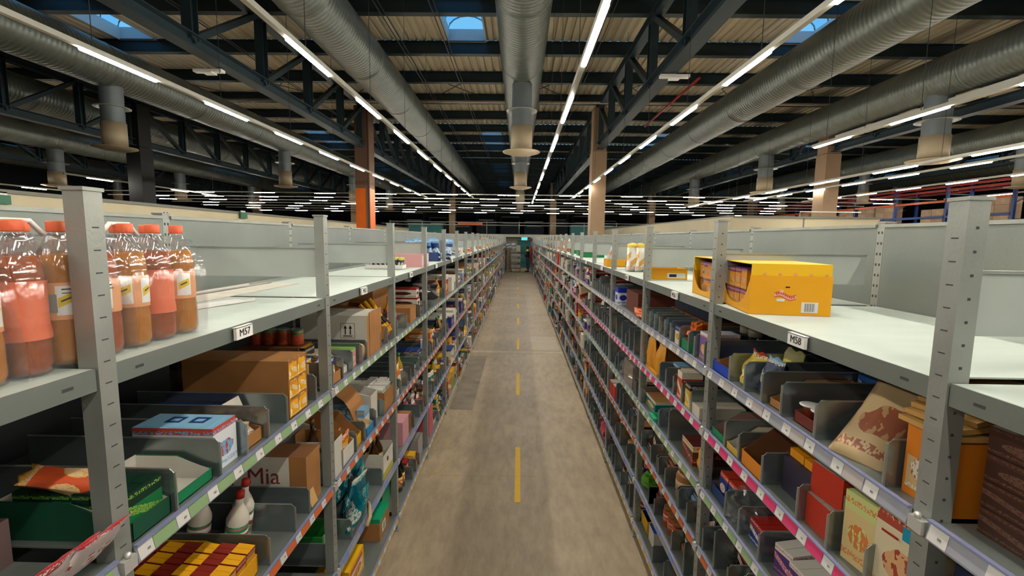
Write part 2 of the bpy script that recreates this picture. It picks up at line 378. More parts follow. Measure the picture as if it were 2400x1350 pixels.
for k, y in enumerate([21.0, 23.2, 25.3, 27.5, 30.0, 32.6, 35.6]):
    z = 2.31 + 1.93; xs, xe = -21.0, 18.7
    t = thing('light_line', 'suspended lamp line crossing the hall, %s row behind the aisle lamps' % ORD[k], 'light', (xs, y, z), 0, 'lamp lines crossing the hall')
    part('housing', MB().box(0, xe-xs, -.02, .02, 0, .04, hous), t)
    x = (.4, 2.2, 1.0, 1.9, .2, 1.5, .7)[k]
    for i in range(8): o = link('suspension_wire', wm_, t, (2+4.9*i, 0, .04)); o.scale = (1, 1, ZP - z - .05)
    while x < xe-xs-1:
        link('lamp', lampX, t, (x, 0, 0)).scale = (1, .6, .6); x += 2.8
# pipes and small fittings under the roof
redp = mat('red pipe paint', '#a3231c', .4); crp = mat('cream pipe paint', '#b9ad95', .5)
solo('fire_pipe', MB().tube([(5.0, 13.4, 6.85), (5.0, 19, 6.85)], .04, 8, redp), 'red sprinkler pipe hanging under the roof right of the first right column', 'pipe')
solo('service_pipe', MB().tube([(-12, 16.3, 6.98), (20, 16.3, 6.98)], .045, 8, crp), 'cream service pipe crossing under the roof in front of the columns', 'pipe')
for x, y, nm in ((-6.05, 9.1, 'left'), (2.95, 9.2, 'right')):
    solo('emergency_light', MB().box(-.28, .28, -.06, .06, -.05, 0, WHITE).box(-.1, .1, -.09, .09, -.075, -.05, WHITE).box(-.02, .02, -.02, .02, 0, .04, GALV), 'small white emergency light under the %s roof truss' % nm, 'emergency light', (x, y, 5.47))
for i, (x, z) in enumerate(((-7.3, 7.05), (-3.1, 7.1), (-1.95, 7.08), (1.75, 7.05), (4.3, 7.1), (8.8, 7.08))):
    solo('roof_cable', MB().tube([(x, -5, z), (x+.05, 12, z-.02), (x, 40, z)], .014, 6, wire).tube([(x+.12, -5, z), (x+.15, 12, z-.03), (x+.12, 40, z)], .01, 6, wire), 'pair of thin black cables running under the roof, %s from the left' % ORD[i], 'cable', group='black cable pairs under the roof')
solo('cable_tray', MB().box(10.3, 10.62, -6, 15.5, 5.66, 5.7, hous).box(10.3, 10.32, -6, 15.5, 5.7, 5.78, hous).box(10.6, 10.62, -6, 15.5, 5.7, 5.78, hous), 'pale cable tray fixed under the second air duct on the right', 'tray')
# ------------------------------------------------------------------ cream partition walls, far end
cream = mat('cream partition panel', '#cabf9f', .6, 0, .04, 1.5); trimg = mat('grey metal trim', '#77776e', .5, .3)
solo('partition_wall', MB().box(-8.15, -8.0, 2.5, 33, 0, 2.9, cream).box(-8.2, -7.97, 2.5, 33, 2.9, 2.96, trimg), 'long cream partition wall behind the left racks', 'partition')
solo('exit_sign', MB().box(-.02, .02, -.13, .13, -.07, .07, mat('green exit sign', '#1c6b4c', .4)).box(-.03, .0, -.1, .1, .07, .12, WHITE), 'small green exit sign on the cream left partition, nearer one', 'sign', (-7.97, 6.95, 2.8))
solo('exit_sign', MB().box(-.02, .02, -.16, .16, -.09, .09, mat('green exit sign', '#1c6b4c', .4)).box(-.03, .0, -.1, .1, .09, .13, WHITE), 'small green exit sign on the cream left partition, farther one', 'sign', (-7.95, 13.1, 2.86))
pw = thing('office_enclosure', 'cream office enclosure standing behind the right racks', 'partition', (6.1, 13.4, 0))
part('side_panel', MB().box(0, .12, 0, 19.6, 0, 3.0, cream).box(-.02, .14, 0, 19.6, 3.0, 3.04, trimg), pw)
part('front_panel', MB().box(.12, 2.1, 0, .12, 0, 2.98, cream), pw); part('front_panel', MB().box(2.14, 4.3, 0, .12, 0, 2.98, cream), pw)
part('joint_strip', MB().box(2.1, 2.14, -.01, .12, 0, 2.98, trimg), pw)
part('top_trim', MB().box(.12, 4.32, -.03, .14, 2.98, 3.03, trimg), pw)
part('handrail', MB().tube([(2.3, .5, 3.03), (2.3, .5, 3.2), (4.1, .5, 3.2)], .018, 6, WHITE), pw)
railm = mat('pale steel railing', '#8d8f88', .45, .4)
mz = thing('mezzanine_platform', 'steel mezzanine with pale railing crossing beyond the aisle end', 'platform', (0, 33.5, 0))
part('edge_beam', MB().box(-9.5, 9.5, 0, .3, 2.38, 2.58, mat('mezzanine slab edge', '#a9a99c', .6)), mz)
part('floor_slab', MB().box(-9.5, 9.5, 2.0, 5, 2.38, 2.58, mat('mezzanine slab edge', '#a9a99c', .6)), mz)
for z in (3.42, 3.22): part('rail', MB().tube([(-9.5, 0, z), (9.5, 0, z)], .03, 8, railm), mz)
for i in range(9): part('railing_post', MB().tube([(-9.5+2.37*i, .02, 2.58), (-9.5+2.37*i, .02, 3.5)], .03, 8, railm), mz)
for x in (-9, -4.5, 4.5, 9): part('support_post', MB().box(x-.08, x+.08, .5, .66, 0, 2.38, railm), mz)
teal = mat('teal container paint', '#1d6b6b', .5, 0, .1, 1)
for x, y, w, nm in ((-7.4, 36.2, 2.6, 'left of the aisle'), (5.6, 36, 3.2, 'right of the aisle')):
    b = MB().box(-w/2, w/2, -.5, .5, 0, .7, teal)
    for i in range(9): b.box(-w/2+w*i/9+.02, -w/2+w*i/9+.08, -.53, -.5, .03, .67, teal)
    b.box(-w/2-.03, w/2+.03, -.53, .53, .7, .76, mat('pale blue rim', '#9cc4cc', .5))
    solo('storage_container', b, 'teal storage container on the mezzanine %s' % nm, 'container', (x, y, 2.58))
solo('direction_board', MB().box(-.9, .9, -.02, .02, -.1, .1, mat('orange brown board', '#a35a2b', .6)).box(-.7, .7, -.025, -.02, -.03, .03, mat('red print', '#c03a20', .6)), 'orange brown board hung on the mezzanine railing', 'board', (-3.6, 33.4, 3.3))
dk = mat('dark machinery blue', '#22313a', .6, .2, .25, 2)
for i in range(12):
    x = -14 + 2.6*i; h = 1.2 + (i*37 % 10)/10*1.6
    b = MB().box(-1.0, 1.0, -.4, .4, 0, h*.6, dk)
    for s in (-1, 1): b.box(s*1.0-.06, s*1.0+.06, -.45, -.33, 0, h, dk); b.box(s*1.0-.06, s*1.0+.06, .33, .45, 0, h, dk)
    b.box(-1.06, 1.06, -.45, .45, h-.08, h, railm); b.box(-.8, .8, -.46, -.4, h*.62, h*.68, railm)
    solo('conveyor_unit', b, 'dark blue conveyor machine unit far behind the mezzanine, %s from the left' % ORD[i], 'machine', (x, 50, 2.6), group='far conveyor machinery')
solo('machine_deck', MB().box(-16, 17, 47, 53, 2.3, 2.58, dk).box(-16, 17, 47, 47.1, 0, 2.3, dk), 'dark raised deck under the far conveyor machines', 'platform')
# tall pallet racking at the far right
blu = mat('rack blue paint', '#1d3f86', .45, 0, .05, 4); orr = mat('rack orange paint', '#e0601a', .45); rdr = mat('rack red paint', '#9c2a1e', .5)
wood = mat('pallet wood', '#9a7a4f', .8, 0, .15, 8); cart2 = mat('pale brown carton', '#b89c80', .8, 0, .08, 6)
pr_ = thing('pallet_racking', 'tall blue and orange pallet racking at the far right of the hall', 'rack', (19.2, 12.6, 0))
up_ = MB()
for dx in (0, 1.05): up_.box(dx-.05, dx+.05, -.05, .05, 0, 5.1, blu)
for i in range(8): up_.bar((0, 0, .3+i*.6), (1.05, 0, .9+i*.6 if i % 2 == 0 else .3+i*.6), .03, .03, blu)
upm = up_.mesh('upright_frame')
NB = 9
for i in range(2, NB+1): link('upright_frame', upm, pr_, (0, i*2.8, 0))
for z, m, nmz in ((3.1, orr, 'lower'), (3.5, blu, 'guard'), (4.2, orr, 'middle'), (4.68, rdr, 'upper'), (4.86, rdr, 'top')):
    bm_ = MB().box(-.07, -.02, .06, 2.74, -.05, .05, m).mesh('beam')
    for i in range(2, NB): link('beam', bm_, pr_, (0, i*2.8, z))
    if z in (3.1, 4.68):
        bm_ = MB().box(1.07, 1.12, .06, 2.74, -.05, .05, m).mesh('beam')
        for i in range(2, NB): link('beam', bm_, pr_, (0, i*2.8, z))
pal = MB()
for x in (0, .44, .9): pal.box(x, x+.12, 0, 1.15, 0, .1, wood)
for i in range(6): pal.box(0, 1.02, i*.205, i*.205+.14, .1, .125, wood)
palm = pal.mesh('wooden_pallet')
cmesh = [MB().box(.002, .5, .004, .56, .003, .3, m).box(0, .5, .27, .29, .3, .302, crp).box(.0, .002, .2, .3, .1, .2, m2).mesh('carton') for m, m2 in ((cart2, crp), (mat('pale brown carton b', '#ab9078', .8, 0, .08, 6), mat('pale brown carton b', '#ab9078')))]
for i in range(2, NB):
    for j in range(2):
        y = 12.6+i*2.8+.18+j*1.28
        solo('wooden_pallet', palm, 'wooden pallet in the pallet racking, bay %s from the near end, %s half' % (ORD[i-2], ['near', 'far'][j]), 'pallet', (19.2, y, 3.15), group='pallets in the far right racking')
        if (i, j) in ((3, 1), (6, 0)) : continue
        for a in range(2):
            for b in range(3 if (i+j) % 3 else 2):
                solo('carton', cmesh[(a+b+i) % 2], 'pale brown carton, %s half of %s far racking bay, %s layer, %s column' % (['near', 'far'][j], ORD[i-2], ORD[b], ['near', 'far'][a]), 'carton', (19.22, y+.0+a*.57, 3.276+b*.303), group='cartons on racking pallet %s %s' % (ORD[i], ['near', 'far'][j]))
# floor markings
yel = mat('yellow floor paint', '#f0bd10', .55, 0, .06, 20)
for i in range(10):
    y = 3.76 + 2.755*i
    solo('floor_dash', MB().box(-.026, .026, 0, 1.06, 0, .0025, yel), 'yellow painted dash on the aisle floor, %s from the camera' % ORD[i], 'floor marking', (.017-.0022*i*2.7, y, 0), group='yellow dashes along the middle of the aisle')
chalk = mat('pale yellow chalk', '#b09c66', .8)
cl = MB().box(-.84, -.22, 4.19, 4.197, 0, .0012, chalk).box(-.15, .2, 4.205, 4.21, 0, .0012, chalk)
for x in (-.6, -.42, -.21, .0, .12, .45, .62): cl.box(x, x+.005, 4.14, 4.26, 0, .0012, chalk)
pts = [(-.82, 5.0), (-.79, 4.85), (-.70, 4.75), (-.66, 4.68)], [(-.68, 4.62), (-.66, 4.5), (-.70, 4.4), (-.76, 4.25), (-.84, 4.2)]
for pl in pts:
    for a, b in zip(pl, pl[1:]): cl.bar((a[0], a[1], .001), (b[0], b[1], .001), .012, .002, chalk)
solo('chalk_marks', cl, 'pale yellow ticked line and squiggles marked on the floor beside the left rack', 'floor marking')

# ================================================================== shelving racks
L_B = 1.19; YB0 = -.20                      # bay length, start of bay 0 (posts at .99, 2.18 ...)
XF, XB = .93, 1.70
LV = {-1: [2.01, 1.545, 1.05, .575, .12], 1: [2.01, 1.69, 1.385, 1.08, .77, .46, .12]}
LCOL = {-1: [None, 'green', 'orange', 'blue', 'yellow'], 1: [None, 'grey', 'pink', 'green', 'orange', 'blue', 'yellow']}
SN = {-1: 'left', 1: 'right'}
LVN = {0: 'top shelf', 1: 'second shelf down', 2: 'third shelf down', 3: 'fourth shelf down', 4: 'fifth shelf down', 5: 'sixth shelf down', 6: 'bottom shelf'}
def lvn(s, l): return 'bottom shelf' if l == len(LV[s])-1 else LVN[l]
NBAY = 27
def post_mesh(near):
    m = MB(); w = .045
    m.box(0, .0025, -w/2, w/2, 0, 2.40, GALV); m.box(.0025, .045, -w/2, -w/2+.0025, 0, 2.40, GALV); m.box(.0025, .045, w/2-.0025, w/2, 0, 2.40, GALV)
    m.box(-.003, .05, -w/2-.003, w/2+.003, 2.40, 2.408, GALV); m.box(-.012, .058, -.04, .04, 0, .008, GALV)
    return m
def slot_mesh():
    m = MB()
    for i in range(46):
        z = .07+i*.05
        m.box(-.0006, .0, -.008, .008, z, z+.0028, DARKSLOT); m.box(.02, .026, -.0232, -.0225, z+.02, z+.026, DARKSLOT)
    return m
POST, SLOT = post_mesh(1).mesh('post'), slot_mesh().mesh('slot_row')
DEP = XB-XF-.01
def shelf_mesh(th, topm, nslot=True):
    m = MB(); y0, y1 = .026, L_B-.026
    m.box(.008, DEP, y0, y1, -.004, 0, topm)
    m.box(.004, .008, y0, y1, -th, 0, GALVD); m.box(.008, .03, y0, y1, -th, -th+.003, GALVD); m.box(DEP-.004, DEP, y0, y1, -th, -.004, GALVD)
    if nslot:
        for y in (.09, L_B-.09): m.box(.0034, .004, y-.012, y+.012, -th*.58, -th*.44, DARKSLOT)
    return m
SH_TOP, SH = shelf_mesh(.05, SHELF).mesh('top_board'), shelf_mesh(.03, GALVD, False).mesh('shelf')
RAILM = MB().prism([(.0, .004), (-.003, .006), (-.012, -.034), (-.010, -.040), (.0, -.036)], .026, L_B-.026, RAIL).box(-.012, .0, .026, L_B-.026, .004, .009, mat('lavender rail edge', '#8287a8', .4)).mesh('label_rail')
TM = {}
for k, m in TAG.items():
    TM[k] = MB().prism([(-.0045, .002), (-.0056, .002), (-.0133, -.034), (-.0122, -.034)], 0, .074, m).mesh('price_tag')
TMW = MB().prism([(-.0045, .002), (-.0056, .002), (-.0133, -.034), (-.0122, -.034)], 0, .044, TAG['white']).box(-.0125, -.0118, .012, .02, -.022, -.016, mat('grey barcode print', '#8f8d8a', .5)).mesh('price_tag')
TROW = {}
for k, m in TAG.items():
    b = MB()
    for i in range(9):
        b.prism([(-.0045, .002), (-.0056, .002), (-.0133, -.034), (-.0122, -.034)], .04+i*.125, .114+i*.125, m)
        b.prism([(-.0045, .002), (-.0056, .002), (-.0133, -.034), (-.0122, -.034)], .116+i*.125, .16+i*.125, TAG['white'])
    TROW[k] = b.mesh('price_tag_row')
def div_mesh(h, d=.62):
    return MB().prism([(.006, 0), (.006, h-.015), (.02, h), (d, h), (d, 0)], -.0008, .0008, DIVM).box(.003, .009, -.0022, .0022, 0, h-.012, GALV).box(.02, d, -.002, .002, h-.003, h+.001, GALV).mesh('divider')
DIV = {-1: div_mesh(.125), 1: div_mesh(.128)}; DIVT = div_mesh(.2)
BACKT = MB().box(0, .004, .024, L_B-.024, 0, .37, GALVD).box(-.008, .008, .024, L_B-.024, .37, .385, GALV).mesh('back_panel')
BACKL = MB().box(0, .004, .024, L_B-.024, .1, 1.98, mat('shade toned back sheet', '#2f3537', .6, .2)).mesh('back_sheet')  # sheet colour darkened to carry the shade deep inside the shelves
SIDEM = mat('dull side board steel', '#b3bab4', .5, .12, .06, 5)
SIDE = MB().box(.05, DEP-.045, -.0015, .0015, .10, .24, SIDEM).box(.05, DEP-.045, -.006, .006, .236, .243, GALV).mesh('side_board')
PERF = MB()
for i in range(48):
    z = .05+i*.05
    PERF.box(-.0007, 0, -.014, -.006, z, z+.012, DARKSLOT).box(-.0007, 0, .006, .014, z, z+.012, DARKSLOT)
PERFM = PERF.mesh('slot_row')
CLIPM = MB().box(-.016, .0, -.018, .018, -.036, -.004, CLIP).lathe([(.006, -.004), (.008, .004), (.004, .010)], 8, CLIP, Matrix.Translation((-.01, .0, 0))).mesh('corner_clip')
PLATE = MB().box(-.014, -.004, -.045, .045, -.044, -.004, WHITE).box(-.014, .0, -.045, .045, -.006, -.003, WHITE).mesh('location_plate')
shelves = {}
for s in (-1, 1):
    for b in range(NBAY):
        y = YB0 + b*L_B
        rz = 0 if s == 1 else PI
        base_y = y if s == 1 else y + L_B
        bay = thing('shelving_bay', 'grey steel shelving bay full of goods, %s in the %s rack from the camera' % (ORD[b], SN[s]), 'shelf', (s*XF, base_y, 0), rz, 'steel shelving bays of the %s rack' % SN[s])
        py = [L_B] if s == 1 else [0]            # the far post belongs to the bay
        for q in py:
            p = link('post', POST, bay, (0, q, 0))
            if b < 7: link('slot_row', SLOT, p)['kind'] = 'stuff'
            for l, z in enumerate(LV[s]):
                if l and b < 9: link('corner_clip', CLIPM, p, (0, 0, z))
            p = link('rear_post', POST, bay, (XB-XF, q, 0))
            if b < 7: link('slot_row', PERFM, p)['kind'] = 'stuff'
            if b < 26: link('side_board', SIDE, bay, (0, q, 2.01))
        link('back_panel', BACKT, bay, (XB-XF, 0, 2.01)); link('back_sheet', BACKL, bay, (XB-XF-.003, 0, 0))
        for l, z in enumerate(LV[s]):
            sh = link('top_board' if l == 0 else 'shelf', SH_TOP if l == 0 else SH, bay, (0, 0, z))
            shelves[s, b, l] = (sh, base_y)
            if l == 0:
                n = [None, None][0]
                pl = link('location_plate', PLATE, sh, (0, L_B*.585 if s == -1 else L_B*.415, 0))
                num = {(-1, 1): 'M57', (-1, 2): 'M55', (-1, 3): 'M53', (1, 1): 'M58', (1, 2): 'M56', (1, 3): 'M54'}.get((s, b))
                if num:
                    tm = text_mesh(num, .034, BLACK); tm.transform(Matrix.Rotation(-PI/2, 4, 'Z') @ Matrix.Rotation(PI/2, 4, 'X')); tm.transform(Matrix.Translation((-.0145, .0, -.024)))
                    # the plate and its lettering are one printed piece
                    tm2 = PLATE.copy(); tm2.materials.append(BLACK); bm = __import__('bmesh').new(); bm.from_mesh(tm2); k0 = len(bm.faces); bm.from_mesh(tm)
                    bm.faces.ensure_lookup_table()
                    for f in bm.faces[k0:]: f.material_index = 1
                    bm.to_mesh(tm2); bm.free(); pl.data = tm2; pl['label'] = 'white plate reading %s' % num
                continue
            link('label_rail', RAILM, sh)
            tcol = LCOL[s][l]
            if b < 4 and not (tcol == 'blue'):
                for i in range(9):
                    if tcol != 'grey' or i % 2: link('price_tag', TM[tcol], sh, (0, .04+i*.125, 0))
                    link('price_tag', TMW, sh, (0, .116+i*.125, 0))
            elif tcol == 'blue' and b < 4:
                for i in range(0, 9, 2): link('price_tag', TM[tcol], sh, (0, .04+i*.125, 0))
            else:
                link('price_tag_row', TROW[tcol], sh)['kind'] = 'stuff'
def divider(s, l, y, tall=False):
    b = int((y - YB0)//L_B)
    if b < 0 or b >= NBAY: return
    sh, by = shelves[s, b, l]
    link('divider', DIVT if tall else DIV[s], sh, (0, (y-by)*(1 if s == 1 else -1), 0))

# ================================================================== goods
def box_m(w, d, h, m, top=None, front=None, tape=False):
    def f():
        b = MB().box(0, d, -w/2, w/2, 0, h, m, top=top, front=front)
        b.box(.004, d-.004, -.001, .001, h, h+.0012, CARDD if tape else (top or m))
        return b
    return cached(('box', round(w, 2), round(d, 2), round(h, 2), m.name, top and top.name, front and front.name), f)
def carton_m(w, d, h, fh, mo, mi_, t=.003, back=None):
    """open display carton: low front, sloped sides, high back"""
    def f():
        b = MB(); bh = back or h
        b.box(0, d, -w/2, w/2, 0, t, mi_); b.box(0, t, -w/2, w/2, 0, fh, mo); b.box(d-t, d, -w/2, w/2, 0, bh, mi_)
        poly = [(0, 0), (d, 0), (d, bh), (d*.45, h), (d*.2, fh+(h-fh)*.25), (0, fh)]
        b.prism(poly, -w/2-t*.2, -w/2+t, mo); b.prism(poly, w/2-t, w/2+t*.2, mo)
        q = [(t, t), (d-t, t), (d-t, bh-.002), (d*.45, h-.002), (t, fh-.002)]
        b.prism(q, -w/2+t, -w/2+t*1.3, mi_); b.prism(q, w/2-t*1.3, w/2-t, mi_)
        return b
    return cached(('carton', round(w, 2), round(d, 2), round(h, 2), round(fh, 2), mo.name, mi_.name, back), f)
def pouch_m(w, d, h, m, seed=0, crimp=True):
    def f():
        b = MB(); nu, nv = 8, 9; vs = []; fs = []
        for sgn in (-1, 1):
            for j in range(nv+1):
                v = j/nv
                for i in range(nu+1):
                    u = -1+2*i/nu
                    th = d/2*math.sqrt(max(0, 1-abs(u)**2.5))*(1-v**3)*(.35+.65*min(1, (v+.05)*5) if v < .2 else 1)
                    if v > .92: th = .001
                    nz = mnoise.noise(Vector((u*2+seed*3.1, v*4, sgn*2+seed)))*.16*d
                    x = d/2 + sgn*(th + (nz if 0.05 < v < .9 and abs(u) < .95 else 0))
                    y = u*w/2*(1-.07*math.sin(v*PI)+.03*(v > .92))
                    vs.append((x + .15*d*v, y, v*h + .006*math.sin(u*5+seed)*(v > .9)))
        k = nu+1; o = (nv+1)*k
        for j in range(nv):
            for i in range(nu):
                p = j*k+i; fs.append((p, p+k, p+k+1, p+1)); fs.append((o+p, o+p+1, o+p+k+1, o+p+k))
            fs.append((j*k, o+j*k, o+(j+1)*k, (j+1)*k)); fs.append((j*k+nu, (j+1)*k+nu, o+(j+1)*k+nu, o+j*k+nu))
        for i in range(nu): fs.append((i, i+1, o+i+1, o+i)); fs.append((nv*k+i, o+nv*k+i, o+nv*k+i+1, nv*k+i+1))
        return b.add(vs, fs, m, None, True)
    return cached(('pouch', round(w, 2), round(d, 2), round(h, 2), m.name, seed), f)
def crumple_m(sx, sy, sz, m, seed=0, n=12):
    def f():
        b = MB(); vs = []; fs = []
        for j in range(n+1):
            ph = PI*j/n
            for i in range(n):
                a = 2*PI*i/n; p = Vector((math.sin(ph)*math.cos(a), math.sin(ph)*math.sin(a), math.cos(ph)))
                r = 1 + .55*mnoise.noise(p*2.1+Vector((seed, 0, 3)))+.25*mnoise.noise(p*5+Vector((seed, 2, 3)))
                vs.append((p.x*r*sx/2+sx/2, p.y*r*sy/2, max(0, p.z*r*sz/2+sz/2)))
        for j in range(n):
            for i in range(n): fs.append((j*n+i, (j+1)*n+i, (j+1)*n+(i+1) % n, j*n+(i+1) % n))
        return b.add(vs, fs, m, None, False)
    return cached(('crumple', sx, sy, sz, m.name, seed), f)
def lath_m(key, prof, m, n=14, off=0.):
    return cached((key, m.name, n, tuple(prof), off), lambda: MB().lathe(prof, n, m, Matrix.Translation((off, 0, 0))))
def jar_parts(r, h, mb_, ml, mlab):
    b = lath_m('jar', [(r*.9, 0), (r, .006), (r, h*.76), (r*.82, h*.84)], mb_, 16, r)
    return [('glass_body', b), ('lid', lath_m('lid', [(r*.9, h*.84), (r*.92, h), (r*.86, h)], ml, 16, r)), ('label', lath_m('lab', [(r*1.01, h*.2), (r*1.01, h*.62)], mlab, 16, r))]
def bottle_parts(r, h, mb_, ml, mlab):
    b = lath_m('bottle', [(r*.85, 0), (r, .008), (r, h*.58), (r*.75, h*.68), (r*.35, h*.8), (r*.32, h*.92)], mb_, 14, r)
    return [('bottle_body', b), ('cap', lath_m('cap', [(r*.38, h*.9), (r*.38, h), (0, h)], ml, 12, r)), ('label', lath_m('lab', [(r*1.012, h*.15), (r*1.012, h*.5)], mlab, 14, r))]
def can_parts(r, h, m, mt):
    return [('can_body', lath_m('can', [(r*.93, 0), (r, .005), (r, h-.005), (r*.93, h)], m, 14, r)), ('rim', lath_m('rim', [(r*.95, h), (r*.95, h+.003), (r*.87, h+.003), (r*.86, h-.002), (0, h-.002)], mt, 14, r))]
used = {}; FAR = None
def uniq(txt, tail):
    k = (txt, tail); n = used.get(k, 0); used[k] = n+1
    return '%s %s' % (txt, tail) if n == 0 else '%s %s %s' % (ORD[min(n, 27)], txt, tail)
def put(s, l, y, x, parts, name, cat, txt, group=None, rz=0., z=0., rx=0., ry=0., raw=None, bay=None):
    """place a thing on shelf l of side s, its aisle-side middle at distance y along the aisle and x behind the front edge"""
    b = int((y-YB0)//L_B)
    if FAR is not None:
        M = Matrix.Translation((s*(XF+.014+x), y, LV[s][l]+z+.0005)) @ Matrix.Rotation((0 if s == 1 else PI)+rz, 4, 'Z') @ Matrix.Rotation(ry, 4, 'Y')
        for pn, me in parts:
            FAR.add([v.co for v in me.vertices], [tuple(f.vertices) for f in me.polygons], me.materials[0], M, me.polygons[0].use_smooth)
            for k_, f in enumerate(me.polygons): FAR.m[len(FAR.m)-len(me.polygons)+k_] = FAR.mi(me.materials[f.material_index])
        return None
    lab = raw or uniq(txt, 'on %s rack, %s, %s bay' % (SN[s], lvn(s, l).replace(' down', ''), ORD[max(0, b)]))
    loc = (s*(XF+.014+x), y, LV[s][l]+z+.0005); rot = (rx, ry, (0 if s == 1 else PI)+rz)
    if len(parts) == 1:
        o = tag(link(name, parts[0][1], None, loc, rot), lab, cat, group)
    else:
        o = tag(link(name, None, None, loc, rot), lab, cat, group)
        for pn, me in parts: link(pn, me, o)
    return o
H = lambda n, h, **k: mat('plain '+n, h, **k)
C = {'yellow': '#e8ad12', 'red': '#a8231d', 'blue': '#1c3c86', 'dark blue': '#17294f', 'green': '#1d6b40', 'orange': '#d06a1a', 'white': '#ddd8cc', 'teal': '#14737c',
     'purple': '#4e3474', 'pink': '#cf6d86', 'cream': '#d8c49a', 'black': '#17181b', 'light blue': '#79a9cc', 'brown': '#5b3524', 'lime': '#9db53c'}
PAIR = [('yellow', 'red', 'white'), ('red', 'white', 'yellow'), ('blue', 'white', 'red'), ('dark blue', 'light blue', 'white'), ('green', 'yellow', 'white'), ('orange', 'yellow', 'white'), ('white', 'green', 'red'), ('white', 'blue', 'yellow'),
        ('teal', 'white', 'yellow'), ('purple', 'white', 'pink'), ('pink', 'white', 'red'), ('cream', 'brown', 'red'), ('black', 'red', 'white'), ('brown', 'cream', 'red'), ('light blue', 'white', 'red'), ('lime', 'yellow', 'green'), ('white', 'red', 'black'), ('dark blue', 'yellow', 'white')]
def pr(i):
    a = PAIR[i % len(PAIR)]; return pmat(C[a[0]], C[a[1]], C[a[2]]), a[0]
PCH = {-1: [0, 1, 2, 4, 5, 6, 7, 8, 10, 11, 14, 15, 16, 0, 6, 11, 1, 5], 1: [1, 2, 3, 3, 5, 6, 8, 9, 11, 12, 13, 13, 17, 12, 0, 4, 16, 3]}
busy = {}
def reserve(s, l, y0, y1): busy.setdefault((s, l), []).append((y0, y1))
def free(s, l, y0, y1):
    return all(y1 <= a+.004 or y0 >= b-.004 for a, b in busy.get((s, l), []))
P = lambda n: pmat(C[n[0]], C[n[1]], C[n[2]])
MY, MR, MBl, MG = H('yellow', '#f0ab0a'), H('red', '#b3261c'), H('blue', '#1b3f96'), H('green', '#0e7a4e')
glassj = mat('jar contents behind glass', '#b0672c', .15); silver = mat('silver lid', '#b9bcbc', .3, .7)
film = bpy.data.materials.new('clear plastic film'); film.use_nodes = True
_n = film.node_tree.nodes; _l = film.node_tree.links; _n.remove(_n['Principled BSDF'])
_t = _n.new('ShaderNodeBsdfTransparent'); _t.inputs[0].default_value = (.97, .97, .98, 1); _g = _n.new('ShaderNodeBsdfGlossy'); _g.inputs[1].default_value = .08
_d = _n.new('ShaderNodeBsdfDiffuse'); _d.inputs[0].default_value = (.85, .86, .86, 1)
_x = _n.new('ShaderNodeMixShader'); _y = _n.new('ShaderNodeMixShader'); _x.inputs[0].default_value = .10; _y.inputs[0].default_value = .03
_l.new(_t.outputs[0], _x.inputs[1]); _l.new(_g.outputs[0], _x.inputs[2]); _l.new(_x.outputs[0], _y.inputs[1]); _l.new(_d.outputs[0], _y.inputs[2]); _l.new(_y.outputs[0], _n['Material Output'].inputs[0])

# ---- shrink packs of drink bottles on the left top shelf
drink = mat('amber drink', '#c67c10', .08); drinkp = mat('rosy amber drink', '#a85016', .08)
coral = mat('coral label', '#e8754e', .45); peach = mat('peach label', '#e9a36f', .45); capm = mat('coral screw cap', '#ee7048', .4)
slash = mat('yellow slanted logo', '#e3c400', .4); barc = mat('grey barcode print', '#8f8d8a', .5)
bprof = [(.030, 0), (.040, .004), (.043, .02), (.043, .085), (.0405, .11), (.0405, .19), (.043, .205), (.041, .225), (.033, .262), (.02, .29), (.014, .303), (.014, .312)]
body_b = MB().lathe(bprof, 22, film).mesh('clear_bottle')
def liq(m): return MB().lathe([(.0, .006), (.036, .007), (.0405, .022), (.0405, .085), (.0385, .11), (.0385, .19), (.0405, .206), (.0385, .226), (.034, .25), (.0, .25)], 22, m).mesh('drink')
LIQ = [liq(drink), liq(drinkp)]
CAP = MB().lathe([(.0165, .300), (.0175, .303), (.0175, .321), (.016, .3245), (0, .3245)], 20, capm).mesh('screw_cap')
def blabel(kind):
    m = MB().lathe([(.0436, .078), (.0436, .09), (.0414, .112), (.0414, .19), (.0434, .2)], 24, coral, caps=False) if kind == 0 else MB().lathe([(.0412, .108), (.0412, .19)], 24, peach, caps=False)
    if kind:
        def patch(a0, a1, z0, z1, mm, sh=0., r=.0417):
            n = 6; vs = []; fs = []
            for i in range(n+1):
                a = a0+(a1-a0)*i/n; dz = sh*i/n
                vs += [(r*math.cos(a), r*math.sin(a), z0+dz), (r*math.cos(a), r*math.sin(a), z1+dz)]
            for i in range(n): fs.append((2*i, 2*i+2, 2*i+3, 2*i+1))
            m.add(vs, fs, mm)
        for base in ((-1.45, -.15) if kind == 1 else (-.95,)):
            patch(base-.1, base+.75, .118, .183, WHITE); patch(base-.02, base+.66, .135, .156, slash, .014, .0421)
            patch(base+.1, base+.5, .147, .151, BLACK, .008, .0425)
        if kind == 3: patch(-1.5, -1.0, .125, .165, barc, 0, .0423); patch(-.8, -.2, .174, .177, BLACK, 0, .0423); patch(-.8, -.1, .166, .168, BLACK, 0, .0423)
    return m.mesh('paper_label')
LABS = [blabel(0), blabel(1), blabel(2), blabel(3)]
